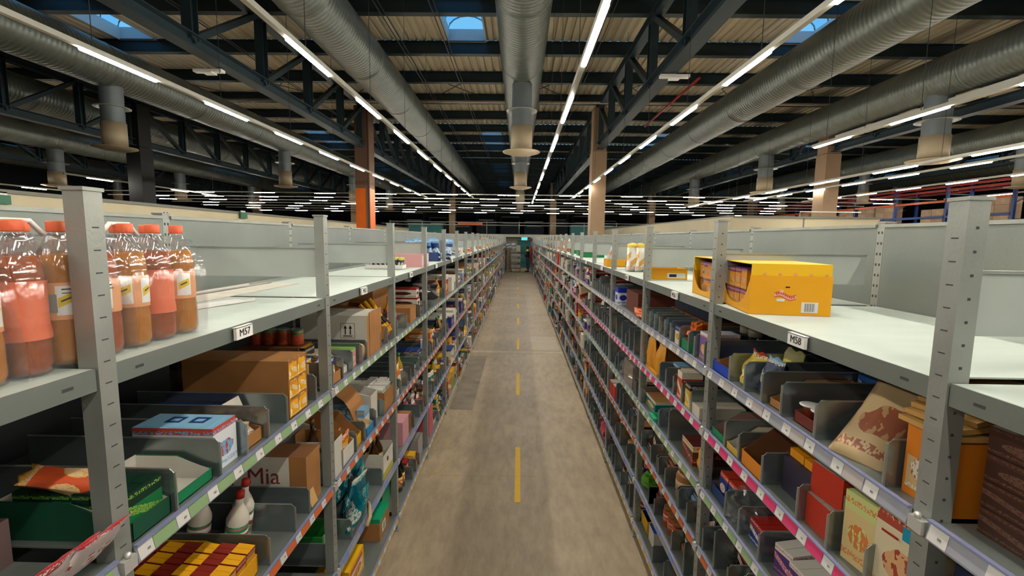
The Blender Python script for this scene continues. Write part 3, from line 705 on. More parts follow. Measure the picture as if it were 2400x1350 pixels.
for c, yy in enumerate((1.306, 1.218, 1.130, 1.042, .954, .866, .778, .69, .60)):
    for r_ in range(3):
        k = {0: 2, 1: 0, 2: 1, 3: 3, 4: 3, 5: 0, 6: 1}.get(c, 0) if r_ == 0 else (c+r_) % 3
        row = ['front', 'middle', 'back'][r_]
        kk = ['peach label with yellow slanted logo', 'plain coral label', 'peach label with two yellow logos', 'peach label with barcode']
        o = thing('drink_bottle', 'amber drink bottle with coral cap, %s row, %s from the far end of the packs' % (row, ORD[c]), 'bottle', (-1.027-.09*r_, yy+.045, 2.0105), 0, 'bottles in shrink packs on the left top shelf')
        link('clear_bottle', body_b, o); link('drink', LIQ[(c+r_) % 2], o); link('screw_cap', CAP, o); link('paper_label', LABS[k], o)
for i, (y0, y1) in enumerate(((1.09, 1.352), (.825, 1.087), (.56, .822))):
    b = MB(); pts = [(-.938, 0), (-.934, .07), (-.938, .2), (-.96, .275), (-1.02, .292), (-1.15, .292), (-1.2, .27), (-1.222, .2), (-1.222, 0)]
    n = len(pts); NY = 10; vs = []; fs = []
    for j in range(NY+1):
        for q, (x, z) in enumerate(pts):
            w_ = .006*math.sin(j*2.4+q*1.7+i); vs.append((x+w_, y0+(y1-y0)*j/NY, z+w_*(z > .05)))
    for j in range(NY):
        for q in range(n-1): fs.append((j*n+q, j*n+q+1, (j+1)*n+q+1, (j+1)*n+q))
    b.add(vs, fs, film, None, True)
    for yy in (y0, y1): b.add([(x, yy, z*.55) for x, z in pts], [tuple(range(n))], film)
    b.tube([(-1.08, (y0+y1)/2-.06, .292), (-1.08, (y0+y1)/2-.03, .325), (-1.08, (y0+y1)/2+.03, .325), (-1.08, (y0+y1)/2+.06, .292)], .006, 6, WHITE)
    solo('shrink_wrap', b, 'clear wrinkled shrink film round the %s pack of amber drink bottles' % ['farthest', 'middle', 'nearest'][i], 'plastic wrap', (-.042, .045, 2.011))
reserve(-1, 0, -1, 1.8)
flat = MB().box(0, .22, 0, 1.05, 0, .004, CARDW).box(-.015, .0, .1, .9, 0, .012, WHITE).box(.05, .058, .02, 1.03, .004, .006, DARKSLOT)
solo('flattened_carton', flat, 'flattened pale carton sheet lying at the back of the left top shelf', 'cardboard', (-1.63, 1.75, 2.011), (0, 0, -.04))
solo('paper_sheet', MB().box(0, .12, 0, .3, 0, .002, WHITE).box(.118, .12, 0, .3, 0, .012, WHITE), 'white paper sheet lying on the left top shelf beside the bottles', 'paper', (-1.40, 1.78, 2.011), (0, 0, -.3))

# ---- yellow cartons and trays on the right top shelf
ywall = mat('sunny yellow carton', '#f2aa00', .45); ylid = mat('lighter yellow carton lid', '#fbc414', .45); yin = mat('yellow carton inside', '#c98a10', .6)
def big_carton(loc, rz, lab, logo):
    t = thing('display_carton', lab, 'carton', loc, rz)
    b = MB(); w, d, h = .31, .36, .16         # local x: along the broad face, y: depth away from the camera
    b.box(0, w, 0, .003, 0, h, ywall); b.box(0, w, d-.003, d, 0, h, ywall); b.box(w-.003, w, .003, d-.003, 0, h, ywall); b.box(0, w, .003, d-.003, 0, .003, yin)
    # opened short side towards the aisle, with a curved lip
    n = 10; top = [(y, .028+.12*(abs(2*(y/d)-1))**3) for y in [d*i/n for i in range(n+1)]]
    b.add([(0, y, 0) for y, z in top]+[(0, y, z) for y, z in top], [(i, i+1, i+n+2, i+n+1) for i in range(n)], ywall)
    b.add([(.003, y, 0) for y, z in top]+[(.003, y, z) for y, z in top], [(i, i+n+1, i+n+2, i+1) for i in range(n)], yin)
    part('tray', b, t)
    m = MB().box(.004, w-.003, .004, .006, .13, .205, ylid).box(.004, w-.003, d-.006, d-.004, .13, .205, ylid).box(w-.006, w-.004, .006, d-.006, .13, .205, ylid).box(.0, w-.003, .004, d-.004, .205, .208, ylid)
    dots = MB()
    for i in range(5): dots.lathe([(.007, 0), (0, .0006)], 8, mat('pink orange dot', '#f0a070', .5), Matrix.Translation((.055+i*.058, .0035, .165)) @ Matrix.Rotation(PI/2, 4, 'X'), caps=False)
    l_ = part('lid', m, t); part('perforation_dots', dots, l_)
    if logo:
        rd = mat('red banner', '#d8432c', .5); cr_ = mat('pink white banner', '#f2c0b0', .5)
        g = MB(); N = 14
        for k_, (mm, hh, yo) in enumerate(((rd, .020, -.001), (cr_, .0125, -.0018))):
            vs = []; fs = []
            for i in range(N+1):
                u = i/N; zc = .081 + .007*math.sin(u*2*PI) - .006*u
                vs += [(.095+.082*u, yo, zc-hh/2), (.095+.082*u, yo, zc+hh/2)]
            g.add(vs, [(2*i, 2*i+2, 2*i+3, 2*i+1) for i in range(N)], mm)
        for i in range(9): g.box(.101+i*.0082, .1065+i*.0082, -.0024, -.002, .079+.007*math.sin((i+.8)/10*2*PI)-.0006*i, .087+.007*math.sin((i+.8)/10*2*PI)-.0006*i, rd)
        g.lathe([(.008, 0), (.0, .0005)], 8, cr_, Matrix.Translation((.122, -.001, .097)) @ Matrix.Rotation(PI/2, 4, 'X'), caps=False)
        g.box(.105, .135, -.002, -.001, .056, .067, WHITE).box(.136, .152, -.001, 0, .112, .117, BLACK)
        part('printed_banner', g, t, label='red wavy banner print')
        q = MB().box(.2, .262, -.0015, 0, .012, .055, WHITE)
        for i in range(12): q.box(.212+i*.0032, .2135+i*.0032 + .0012*(i % 3 == 0), -.002, -.0014, .017, .05, barc)
        part('barcode_label', q, t)
    return t
big_carton((.949, 1.868, 2.011), -.14, 'big sunny yellow display carton with red wavy banner and barcode on right top shelf', True)
big_carton((.985, 2.262, 2.011), -.05, 'second yellow display carton behind the banner one on the right top shelf', False)
bp = pmat('#d98a12', '#7c2f6a', '#d8b070', 30)
for j, (bx, by, rz) in enumerate(((.965, 1.93, -.14), (.998, 2.30, -.05))):
    for i in range(4):
        for k in range(2):
            solo('biscuit_pack', cached(('bp',), lambda: MB().box(0, .2, 0, .07, 0, .088, bp)), 'orange and purple biscuit pack in the %s yellow display carton, %s row, %s from camera' % (['nearer', 'farther'][j], ['lower', 'upper'][k], ORD[i]), 'food pack', (bx+.01*i, by+.0745*i, 2.0145+.09*k), (0, 0, rz), 'biscuit packs in the %s yellow display carton' % ['nearer', 'farther'][j])
reserve(1, 0, -1, 2.68)
# small brown tray with coffee like packs
t = carton_m(.12, .2, .075, .06, CARD, CARDD)
put(1, 0, 2.47, .07, [('t', t)], 'display_tray', 'tray', '', raw='small brown cardboard tray of white and teal packs on right top shelf')
for i in range(2):
    for j in range(2):
        b = MB().box(0, .045, -.025, .025, 0, .17, WHITE); b.box(-.0008, .0458, -.0258, .0258, .115, .13, BLACK); b.box(-.0008, .0458, -.0258, .0258, .06, .088, teal)
        put(1, 0, 2.443+.054*i, .078+.05*j, [('p', b.mesh('food_pack'))], 'food_pack', 'food pack', '', z=.004, raw='narrow white pack with black and teal bands, %s %s in the small brown tray' % (['near', 'far'][i], ['front', 'back'][j]))
def tray_top(s, y, x, w, d, h, m, lab, rz=0., labelp=False):
    b = MB().box(0, d, -w/2, w/2, 0, .003, yin); b.box(0, .003, -w/2, w/2, 0, h, m).box(d-.003, d, -w/2, w/2, 0, h, m).box(.003, d-.003, -w/2, -w/2+.003, 0, h, m).box(.003, d-.003, w/2-.003, w/2, 0, h, m)
    if labelp: b.box(d*.45, d*.95, -w/2-.001, -w/2, h*.15, h*.6, WHITE).box(d*.5, d*.7, -w/2-.0015, -w/2-.001, h*.25, h*.5, BLACK)
    return put(s, 0, y, x, [('t', b.mesh('display_tray'))], 'display_tray', 'tray', '', rz=rz, raw=lab)
tray_top(1, 3.56, .06, .24, .27, .085, ywall, 'empty low yellow cardboard tray with white label on right top shelf', -.02, True)
tray_top(1, 4.36, .10, .2, .18, .085, mat('bright blue tray', '#0f7fb8', .45), 'bright blue low tray of patterned bags on the right top shelf')
for i in range(2): put(1, 0, 4.32+.0*i, .12+.085*i, [('p', pouch_m(.17, .075, .26, pmat('#e6e2d2', '#d4c84a', '#d88a5a', 18), 3+i))], 'food_bag', 'bag', '', z=.004, rz=PI/2*0-1.2, raw='%s white and lime patterned bag in the bright blue tray' % ['left', 'right'][i])
tray_top(1, 5.08, .02, .2, .24, .085, ywall, 'yellow low tray with one orange and blue bag on the right top shelf')
put(1, 0, 5.15, .05, [('p', pouch_m(.16, .1, .22, P(('orange', 'light blue', 'white')), 5))], 'food_bag', 'bag', '', z=.004, raw='orange and light blue bag standing in the yellow low tray')
gt = mat('green tray', '#157a45', .5)
for i, (y, x) in enumerate(((7.55, .1), (8.3, .12), (9.2, .1))):
    tray_top(1, y, x, .3, .34, .08, gt, 'green low tray of small brown packs on right top shelf, %s of three from camera' % ORD[i])
    for k in range(6): put(1, 0, y-.1, x+.03+.05*k, [('p', box_m(.05, .03, .12, pmat(C['brown'], C['orange'], C['white']), None))], 'food_pack', 'food pack', '', z=.004, group='packs in the green trays', raw='small brown pack, %s from the front in the %s green tray, right top shelf' % (ORD[k], ORD[i]))
for i, y in enumerate((10.4, 11.3, 12.5)):
    for k in range(3 if i == 2 else 2):
        put(1, 0, y+.1*k, .05+.1*(k % 2), [('p', pouch_m(.16, .1, .3 if i < 2 else .22, P(('orange', 'cream', 'white')), k+i))], 'food_bag', 'bag', '', group='orange bags on the right top shelf', raw='orange and cream bag, %s of the %s cluster on the right top shelf' % (ORD[k], ORD[i]))
        if i == 2: continue
        put(1, 0, y+.1*k, .25, [('p', box_m(.2, .2, .12, CARDW, None))], 'carton', 'carton', '', raw='white carton behind the %s orange bag cluster, %s one, right top shelf' % (ORD[i], ORD[k]))
reserve(1, 0, 2.7, 12.9)
# ---- left top shelf, far bays
pinkm = mat('pink carton', '#dfa3a3', .5)
b = MB().box(0, .34, -.17, .17, 0, .13, pinkm); b.box(0, .34, -.171, -.17, .11, .128, mat('pale pink edge', '#e8c4bc', .5)); b.box(-.001, 0, -.15, .15, .02, .11, mat('white pink print', '#e3cfc8', .5)).box(-.002, -.001, -.02, .02, .04, .1, redp).box(-.002, -.001, .05, .07, .03, .1, redp)
put(-1, 0, 4.62, .01, [('c', b.mesh('carton'))], 'carton', 'carton', '', raw='pink carton with pale printed end on the left top shelf')
tray_top(-1, 4.2, .12, .14, .34, .04, WHITE, 'low white tray of leaning lime edged packs on left top shelf')
for i in range(7):
    put(-1, 0, 4.2, .15+.043*i, [('p', box_m(.11, .028, .1, pmat('#1d2540', '#c6cc48', '#dcd8c8', 40), None))], 'food_pack', 'food pack', '', z=.005, ry=-.22, raw='dark pack with lime edge leaning in the low white tray, %s from front' % ORD[i])
tray_top(-1, 5.72, .06, .22, .34, .11, mat('navy tray', '#223a6e', .5), 'navy display tray of big blue foil bags on the left top shelf')
bf = pmat('#14306f', '#5f9fd8', '#dfe8ee', 7)
for i, (x, ry, y) in enumerate(((.08, .1, 5.72), (.16, .25, 5.74), (.24, .2, 5.7), (.0, -.25, 6.0), (.33, .3, 5.7))):
    put(-1, 0, y, x, [('p', pouch_m(.19, .07, .27, bf, i, ))], 'foil_bag', 'bag', '', z=.02 if i != 3 else 0, ry=ry, rz=.9, raw='dark blue foil bag leaning in the navy tray, %s one on left top shelf' % ORD[i])
tray_top(-1, 6.45, .08, .3, .3, .05, WHITE, 'low white tray behind the blue foil bags on the left top shelf')
for i, (y, m, w, h) in enumerate(((7.6, ('purple', 'white', 'white'), .16, .12), (8.0, ('white', 'light blue', 'white'), .14, .14), (9.2, ('red', 'white', 'yellow'), .2, .09), (9.9, ('red', 'orange', 'white'), .2, .1), (12.2, ('orange', 'white', 'red'), .2, .12), (13.3, ('yellow', 'orange', 'white'), .14, .27), (14.5, ('white', 'cream', 'red'), .12, .3), (15.6, ('yellow', 'cream', 'white'), .14, .22), (17.2, ('cream', 'white', 'red'), .14, .15))):
    put(-1, 0, y, .05, [('p', box_m(w, .16, h, P(m), None))], 'carton', 'carton', '%s printed carton' % m[0])
reserve(-1, 0, 1.7, 17.5)

# ------------------------------------------------------------------ left, second shelf down
def D(s, l, *ys):
    for y in ys: divider(s, l, y)
def it(s, l, y, x, me, name, cat, lab, **k): return put(s, l, y, x, [(name, me)] if not isinstance(me, list) else me, name, cat, '', raw=lab, **k)
D(-1, 1, 1.168, 1.355, 1.495, 1.632, 1.77, 2.035)
it(-1, 1, 1.10, .005, carton_m(.125, .34, .10, .05, H('deep green card', '#0d4a34'), CARDW), 'display_tray', 'tray', 'green front display tray of striped packs on left second shelf, nearest')
for i in range(6): it(-1, 1, 1.10, .018+.05*i, box_m(.105, .042, .115, pmat('#14713f', '#0c2f22', '#7cb04a', 30), None), 'food_pack', 'food pack', 'green dark striped pack, %s from front in the nearest green tray' % ORD[i], z=.005)
it(-1, 1, 1.12, .12, pouch_m(.11, .05, .17, pmat('#d8562a', '#e8a83c', '#e8c89c', 20), 7), 'food_bag', 'bag', 'orange red crisp bag lying over the striped green tray', ry=1.1, rz=.5, z=.125)
it(-1, 1, 1.26, .01, carton_m(.16, .24, .075, .035, MG, CARDW), 'display_tray', 'tray', 'empty green and white stepped display tray on left second shelf')
b = MB().box(0, .26, -.058, .058, 0, .15, pmat('#dfe5ea', '#c84a3c', '#7fb0d6', 10), top=mat('light blue carton top', '#8dc0e0', .5)); b.box(.02, .24, -.05, .05, .15, .1508, mat('light blue carton top', '#8dc0e0', .5))
for i in range(2): b.box(.06+.08*i, .11+.08*i, -.03, -.02, .1508, .152, mat('navy print', '#1b3a78', .5)); b.box(.06+.08*i, .11+.08*i, .005, .015, .1508, .152, mat('navy print', '#1b3a78', .5)); b.box(.06+.08*i, .07+.08*i, -.02, .005, .1508, .152, mat('navy print', '#1b3a78', .5)); b.box(.1+.08*i, .11+.08*i, -.02, .005, .1508, .152, mat('navy print', '#1b3a78', .5))
it(-1, 1, 1.425, .02, b.mesh('food_carton'), 'food_carton', 'carton', 'light blue topped carton with colourful front between dividers, left second shelf')
it(-1, 1, 1.563, .015, carton_m(.125, .3, .09, .05, CARD, CARDD), 'display_tray', 'tray', 'small brown tray with crinkled snack packs on left second shelf')
for i in range(3): it(-1, 1, 1.563, .025+.09*i, crumple_m(.09, .1, .09, pmat('#cdb28a', '#8d4a30', '#e8e0d0', 25), i), 'snack_pack', 'food pack', 'crinkled beige snack pack in the small brown tray, %s from front' % ORD[i], z=.005)
it(-1, 1, 1.70, .2, box_m(.12, .3, .085, P(('blue', 'red', 'white')), MBl), 'food_carton', 'carton', 'low blue carton with red print behind a cardboard flap, left second shelf')
it(-1, 1, 1.70, .13, MB().prism([(0, 0), (.004, 0), (.05, .12), (.046, .12)], -.05, .05, CARDW).mesh('card_flap'), 'card_flap', 'cardboard', 'pale leaning cardboard flap in front of the low blue carton')
it(-1, 1, 1.885, .0, [('box', carton_m(.165, .44, .245, .245, CARD, CARDD)), ('lid', MB().box(-.004, .44, -.083, .083, .245, .249, CARD).mesh('lid'))], 'tall_carton', 'carton', 'tall brown cardboard carton full of yellow packs, left second shelf')
for k in range(3):
    for j in range(2): it(-1, 1, 1.848+.075*j, -.006, pouch_m(.075, .012, .082, pmat('#eaa40c', '#d8860a', '#e8d8a8', 24), k*2+j), 'food_pack', 'food pack', 'yellow pack showing in the tall brown carton, %s row, %s' % (['bottom', 'middle', 'top'][k], ['nearer', 'farther'][j]), z=.004+.08*k)
it(-1, 1, 2.08, .06, box_m(.07, .2, .15, H('apricot', '#c99352'), None), 'food_carton', 'carton', 'narrow apricot carton beside the tall brown carton, left second shelf')
for i, (x, y) in enumerate(((.17, 2.06), (.13, 1.99), (.22, 2.0))):
    it(-1, 1, y-.03, x+.32, bottle_parts(.038, .33, mat('dark wine glass', '#15170f', .15), mat('bronze foil', '#8a6a44', .4, .3), mat('gold label', '#b59a5a', .5)), 'wine_bottle', 'bottle', 'wine bottle with bronze foil neck behind the tall brown carton, %s' % ORD[i])
# up-arrow white carton
b = MB().box(0, .42, -.14, .14, 0, .27, CARDW, front=CARD); aw = mat('arrow print', '#26241f', .6)
def up_arrows(b, x, z, y):
    for i in range(2):
        q = x+.032*i
        b.box(q-.0035, q+.0035, y-.001, y, z+.02, z+.065, aw)
        b.prism([(q-.011, z+.058), (q+.011, z+.058), (q, z+.08)], y-.001, y, aw)
    b.box(x-.012, x+.046, y-.001, y, z+.008, z+.014, aw)
    for (a, c, d_, e) in ((x-.028, x+.062, z-.002, z), (x-.028, x+.062, z+.09, z+.092), (x-.028, x-.026, z, z+.09), (x+.06, x+.062, z, z+.09)): b.box(a, c, y-.001, y, d_, e, aw)
up_arrows(b, .105, .13, .141)
b.box(-.004, .0, -.14, .10, 0, .285, CARD)
it(-1, 1, 2.92, .0, b.mesh('torn_carton'), 'torn_carton', 'carton', 'torn white carton printed with two upward arrows, left second shelf')
for i in range(4):
    it(-1, 1, 2.44, .24+.075*i, can_parts(.034, .085, pmat('#b8442a', '#2f6a3a', '#c8502e', 9), silver), 'food_can', 'can', 'red and green can on a dark crate, %s from front, left second shelf' % ORD[i], z=.165)
it(-1, 1, 2.44, .23, box_m(.16, .33, .163, CARDD, None), 'dark_crate', 'crate', 'dark brown crate under the red and green cans, left second shelf')
D(-1, 1, 2.225, 2.36, 2.50, 2.66, 2.77-.02, 3.04, 3.19)
it(-1, 1, 2.295, .0, carton_m(.11, .3, .11, .06, CARD, CARDD), 'display_tray', 'tray', 'small open brown tray with yellow sachets, left second shelf, third bay')
for i in range(3): it(-1, 1, 2.295, .015+.06*i, pouch_m(.09, .03, .12, P(('yellow', 'blue', 'white')), i), 'sachet', 'food pack', 'yellow and blue sachet in the small open brown tray, %s from front' % ORD[i], z=.004)
it(-1, 1, 2.43, .02, carton_m(.12, .26, .13, .04, CARDW, CARDW), 'torn_tray', 'tray', 'torn white card tray between dividers, left second shelf, third bay')
it(-1, 1, 2.43, .2, box_m(.11, .14, .16, P(('yellow', 'black', 'white')), MY), 'food_carton', 'carton', 'yellow topped carton standing in the torn white tray')
it(-1, 1, 2.58, .02, box_m(.1, .2, .11, pmat('#d98f88', '#7fae4a', '#e4ddd0', 16), None), 'food_carton', 'carton', 'pink carton with lime green print, left second shelf, third bay')
it(-1, 1, 2.70, .02, MB().lathe([(.055, -.002), (.055, .002)], 18, mat('tan card disc', '#cfa876', .7), Matrix.Rotation(PI/2, 4, 'Y') @ Matrix.Rotation(.3, 4, 'X')).mesh('card_disc'), 'card_disc', 'cardboard', 'round tan cardboard lid leaning beside the pink carton', z=.056)
it(-1, 1, 3.11, .03, box_m(.1, .14, .1, mat('dusty pink', '#c97a80', .5), None), 'food_carton', 'carton', 'dusty pink box between clear dividers, left second shelf, third bay')
b = MB(); hot = mat('hot pink plastic', '#e0336e', .35)
b.tube([(.04+.03*math.cos(a*.8), .03*math.sin(a*.8), .012+a*.006) for a in range(18)], .009, 6, hot)
it(-1, 1, 3.03, .03, b.mesh('pink_toy'), 'pink_ribbon', 'toy', 'hot pink curled plastic thing on the dusty pink box', z=.1)
it(-1, 1, 3.26, .02, carton_m(.18, .34, .2, .09, CARD, CARDD), 'tilted_carton', 'carton', 'tilted brown carton with yellow black tubes, left second shelf, third bay', ry=-.15, z=.03)
for i in range(3): it(-1, 1, 3.22+.04*i, .0, MB().tube([(0, 0, 0), (.2, 0, .2)], .016, 8, MY).tube([(.05, 0, .05), (.09, 0, .09)], .0165, 8, BLACK).mesh('tube'), 'pen_tube', 'tube', 'yellow and black tube lying in the tilted carton, %s' % ORD[i], z=.07, ry=-.1*i)
for i in range(2): it(-1, 1, 3.52+.15*i, .03+.02*i, pouch_m(.13, .07, .2, pmat('#e0cfa4', '#8a1640', '#8a1640', 9), i+20), 'food_pouch', 'bag', 'cream and crimson pouch, %s, fourth bay of left second shelf' % ['nearer', 'farther'][i])
it(-1, 1, 3.80, .14, bottle_parts(.025, .26, MY, MY, mat('orange label', '#d9761c', .5)), 'sauce_bottle', 'bottle', 'tall yellow squeeze bottle on the left second shelf, fourth bay')
it(-1, 1, 3.95, .26, box_m(.5, .36, .34, CARD, None, tape=True), 'big_carton', 'carton', 'big brown carton filling the back of the fourth bay, left second shelf')
it(-1, 1, 4.1, .02, box_m(.22, .22, .13, CARD, None, tape=True), 'carton', 'carton', 'low brown carton before the big one, fourth bay, left second shelf')
it(-1, 1, 5.1, .02, crumple_m(.5, .8, .34, mat('black film sack', '#1c1b1c', .25, 0, .3, 8), 4, 16), 'black_sack', 'bag', 'bulky black film sack on left second shelf, fifth bay')
reserve(-1, 1, 1.0, 4.3); reserve(-1, 1, 4.7, 5.5); D(-1, 1, 3.44, 3.75, 4.28, 4.5)
# ------------------------------------------------------------------ left, third shelf
it(-1, 2, 1.44, .02, carton_m(.25, .42, .12, .07, MY, yin), 'display_tray', 'tray', 'yellow display tray of bar boxes on the left third shelf, nearest')
yb_ = pmat('#e0a010', '#9c2a1c', '#d8c8b8', 22)
for i in range(4):
    for j in range(6): it(-1, 2, 1.355+.057*i, .03+.065*j, box_m(.05, .06, .115, yb_, (MY, pmat('#d8cfc4', '#8c2a1c', '#e8d8c0', 9), H('dark cocoa', '#4a2018'))[j % 2]), 'bar_box', 'food pack', 'yellow and red bar box, %s column, %s from front, nearest yellow tray' % (ORD[i], ORD[j]), z=.004, ry=-.12)
it(-1, 2, 1.30, .0, MB().box(0, .006, -.1, .0, 0, .09, CARDW).box(.0, .12, -.004, 0, .06, .1, CARDW).mesh('price_card'), 'price_card', 'card', 'white card flap at the front of the nearest yellow tray')
sq = mat('white squeeze bottle', '#ddd6c6', .35)
for i in range(3): it(-1, 2, 1.66+.085*(i % 2), .13+.09*(i//2)+.03*i, bottle_parts(.04, .26, sq, MR, pmat('#e8e4da', '#12704a', '#c23a2a', 30)), 'squeeze_bottle', 'bottle', 'white squeeze bottle with red cap on left third shelf, %s' % ORD[i], ry=-.15)
D(-1, 2, 1.60, 1.80, 1.93, 2.2-.02)
b = MB().box(0, .34, -.07, .07, 0, .25, CARD, top=CARDD); b.box(.0, .34, -.0705, -.0695, 0, .25, CARDW); b.box(.08, .34, .0695, .0705, 0, .25, CARDW)
mt = text_mesh('Mia', .11, mat('wine red script', '#8a3a42', .6)); mt.transform(Matrix.Rotation(PI, 4, 'Z') @ Matrix.Rotation(PI/2, 4, 'X')); mt.transform(Matrix.Translation((.2, .0712, .155)))
o = thing('wine_carton', 'white and brown wine carton with red handwritten Mia, left third shelf', 'carton', (-(XF+.03), 2.03, 1.0505), PI)
part('box', b, o); link('red_lettering', mt, o)
b = MB().box(0, .2, -.055, .055, 0, .004, CARDW).box(0, .003, -.055, .055, .004, .2, CARDW).box(.197, .2, -.055, .055, .004, .24, CARD).box(.003, .197, -.055, -.052, .004, .22, CARD).box(.003, .197, .052, .055, .004, .2, CARDW)
mt = text_mesh('LEIN', .036, BLACK); mt.transform(Matrix.Rotation(PI, 4, 'Z') @ Matrix.Rotation(PI/2, 4, 'X')); mt.transform(Matrix.Translation((.075, .0562, .155)))
o = thing('wine_carton', 'narrow white wine carton lettered in black, left third shelf by the post', 'carton', (-(XF+.01), 2.275, 1.0505), PI)
part('box', b, o); link('black_lettering', mt, o)
it(-1, 2, 2.275, .1, bottle_parts(.03, .3, mat('brown bottle glass', '#3a2410', .15), mat('bronze foil', '#8a6a44', .4, .3), mat('gold label', '#b59a5a', .5)), 'wine_bottle', 'bottle', 'bottle neck rising from the narrow white wine carton')
it(-1, 2, 1.99, -.005, MB().box(0, .07, -.03, .03, 0, .08, mat('light tan card', '#cfa465', .7)).mesh('card_piece'), 'card_piece', 'cardboard', 'light tan folded card at the shelf edge below the wine carton', ry=.3, z=.01)
it(-1, 2, 2.42, .0, carton_m(.18, .34, .24, .09, CARDW, CARD, back=.3), 'open_carton', 'carton', 'open white edged carton of yellow packs, left third shelf, third bay')
for i in range(5): it(-1, 2, 2.42, .015+.05*i, pouch_m(.15, .045, .15, P(('yellow', 'orange', 'white')), i+30), 'food_pack', 'food pack', 'yellow pouch in the open white edged carton, %s from front' % ORD[i], z=.005, ry=-.15)
it(-1, 2, 2.60, .01, carton_m(.12, .3, .2, .07, MY, CARD), 'open_carton', 'carton', 'yellow sided open carton next to the white edged carton')
b = MB(); n = 10; vs = []
for i in range(n+1):
    a = PI*i/n; vs += [(.22-.2*math.cos(a)*.9, -.09, .02+.3*math.sin(a)*.9+.02), (.22-.2*math.cos(a)*.9+.02, .07, .02+.3*math.sin(a)*.9)]
b.add(vs, [(2*i, 2*i+2, 2*i+3, 2*i+1) for i in range(n)], CARD)
it(-1, 2, 2.78, .0, b.mesh('bent_flap'), 'bent_cardboard', 'cardboard', 'big bent brown cardboard flap arching over the third shelf')
it(-1, 2, 2.80, .0, carton_m(.13, .3, .14, .05, mat('cyan blue tray', '#1c86c4', .45), CARDW), 'display_tray', 'tray', 'bright blue display tray under the bent brown flap')
for i in range(4): it(-1, 2, 2.80, .02+.06*i, box_m(.1, .05, .16, P(('white', 'light blue', 'yellow')), None), 'food_pack', 'food pack', 'white and blue pack in the bright blue tray, %s from front' % ORD[i], z=.004)
it(-1, 2, 2.98, .03, carton_m(.14, .3, .24, .2, CARDW, CARDW), 'open_carton', 'carton', 'tall pale grey open carton, left third shelf, third bay')
it(-1, 2, 3.24, .0, carton_m(.26, .36, .16, .15, CARD, CARDD), 'open_carton', 'carton', 'wide low brown carton with green packs, left third shelf')
for i in range(6): it(-1, 2, 3.17+.12*(i % 2), .02+.11*(i//2), box_m(.1, .1, .165, pmat('#0f7a4c', '#e0ddd0', '#0c5c3a', 14), None), 'food_pack', 'food pack', 'green and white pack in the wide low brown carton, %s' % ORD[i], z=.004)
reserve(-1, 2, .99, 3.40); D(-1, 2, 2.32, 2.53, 2.68, 2.89, 3.07)
# ------------------------------------------------------------------ left, fourth shelf and bottom
gcr = mat('grass green crate', '#2f8a3c', .45)
b = MB().box(0, .3, -.075, -.07, 0, .14, gcr).box(0, .3, .07, .075, 0, .14, gcr).box(0, .004, -.07, .07, 0, .03, gcr).box(0, .004, -.07, -.05, 0, .14, gcr).box(0, .004, .05, .07, 0, .14, gcr).box(.0, .3, -.07, .07, 0, .003, gcr).box(.01, .012, -.068, .068, .0, .12, CARDW)
it(-1, 3, 2.31, .08, b.mesh('display_tray'), 'display_tray', 'tray', 'grass green framed display tray on left fourth shelf')
tl = pmat('#0c6f7c', '#17919a', '#d5d2c8', 13, .25); tl2 = pmat('#0a5f70', '#cfc8b4', '#1a9aa2', 11, .25)
for i, (y, x, z, ry, rz, sd) in enumerate(((2.50, .0, .0, -.55, .3, 1), (2.62, .03, .02, -.35, -.2, 2), (2.74, .05, .0, -.3, .25, 3), (2.56, .09, .14, -.3, .1, 4), (2.86, .1, .03, -.2, -.1, 5))):
    it(-1, 3, y, x, pouch_m(.17, .1, .25, tl if i % 2 == 0 else tl2, sd+40), 'foil_bag', 'bag', 'teal and white foil bag slumped at the shelf edge, %s one' % ORD[i], z=z+.01, ry=ry, rz=rz)
b = MB(); b.tube([(.0, .0, .16), (-.03, .01, .08), (-.05, .05, .02), (-.045, .1, -.01)], .013, 6, mat('cream strip', '#cbb58c', .6))
it(-1, 3, 2.66, .0, b.mesh('cream_strip'), 'cream_strip', 'strip', 'cream bent strip hanging from the teal bags')
b = MB().box(0, .003, -.12, .12, 0, .17, CARDW).box(.3, .303, -.12, .12, 0, .25, CARD).box(.003, .3, -.12, -.117, 0, .19, CARDW).box(.003, .3, .117, .12, 0, .19, CARDW).box(.003, .3, -.117, .117, 0, .003, CARDD).box(-.001, 0, -.12, .12, 0, .05, mat('lemon print', '#c9b93a', .5)).box(-.0015, -.0005, .0, .03, .1, .13, BLACK)
it(-1, 3, 3.18, .0, b.mesh('open_carton'), 'open_carton', 'carton', 'open white wine carton with lemon corner, left fourth shelf')
for i in range(4): it(-1, 3, 3.12+.09*(i % 2), .05+.1*(i//2), bottle_parts(.036, .28, mat('brown bottle glass', '#3a2410', .15), mat('gold foil cap', '#b98a2c', .35, .4), mat('gold label', '#b59a5a', .5)), 'wine_bottle', 'bottle', 'gold capped bottle in the lemon cornered white carton, %s' % ORD[i], z=.004)
D(-1, 3, 2.22-.01, 2.42, 3.0, 3.33); reserve(-1, 3, 1.9, 3.36)
b = MB().box(0, .2, -.13, .13, 0, .16, MY, top=mat('bright yellow top', '#f5bc14', .45)); b.box(-.001, 0, -.10, .11, .02, .14, pmat('#d8d2c8', '#b94c34', '#e8a010', 12))
it(-1, 4, 2.66, .06, b.mesh('food_carton'), 'food_carton', 'carton', 'bright yellow box with pale printed side, left bottom shelf')
b = MB().box(0, .24, -.12, .12, 0, .13, CARD); b.box(.0, .24, -.115, .115, .13, .165, mat('jade green lid', '#16a06e', .4)); b.box(-.001, 0, -.02, .06, .03, .1, WHITE).box(-.0015, -.001, .0, .04, .04, .09, barc).box(.05, .16, -.1205, -.12, .04, .1, WHITE)
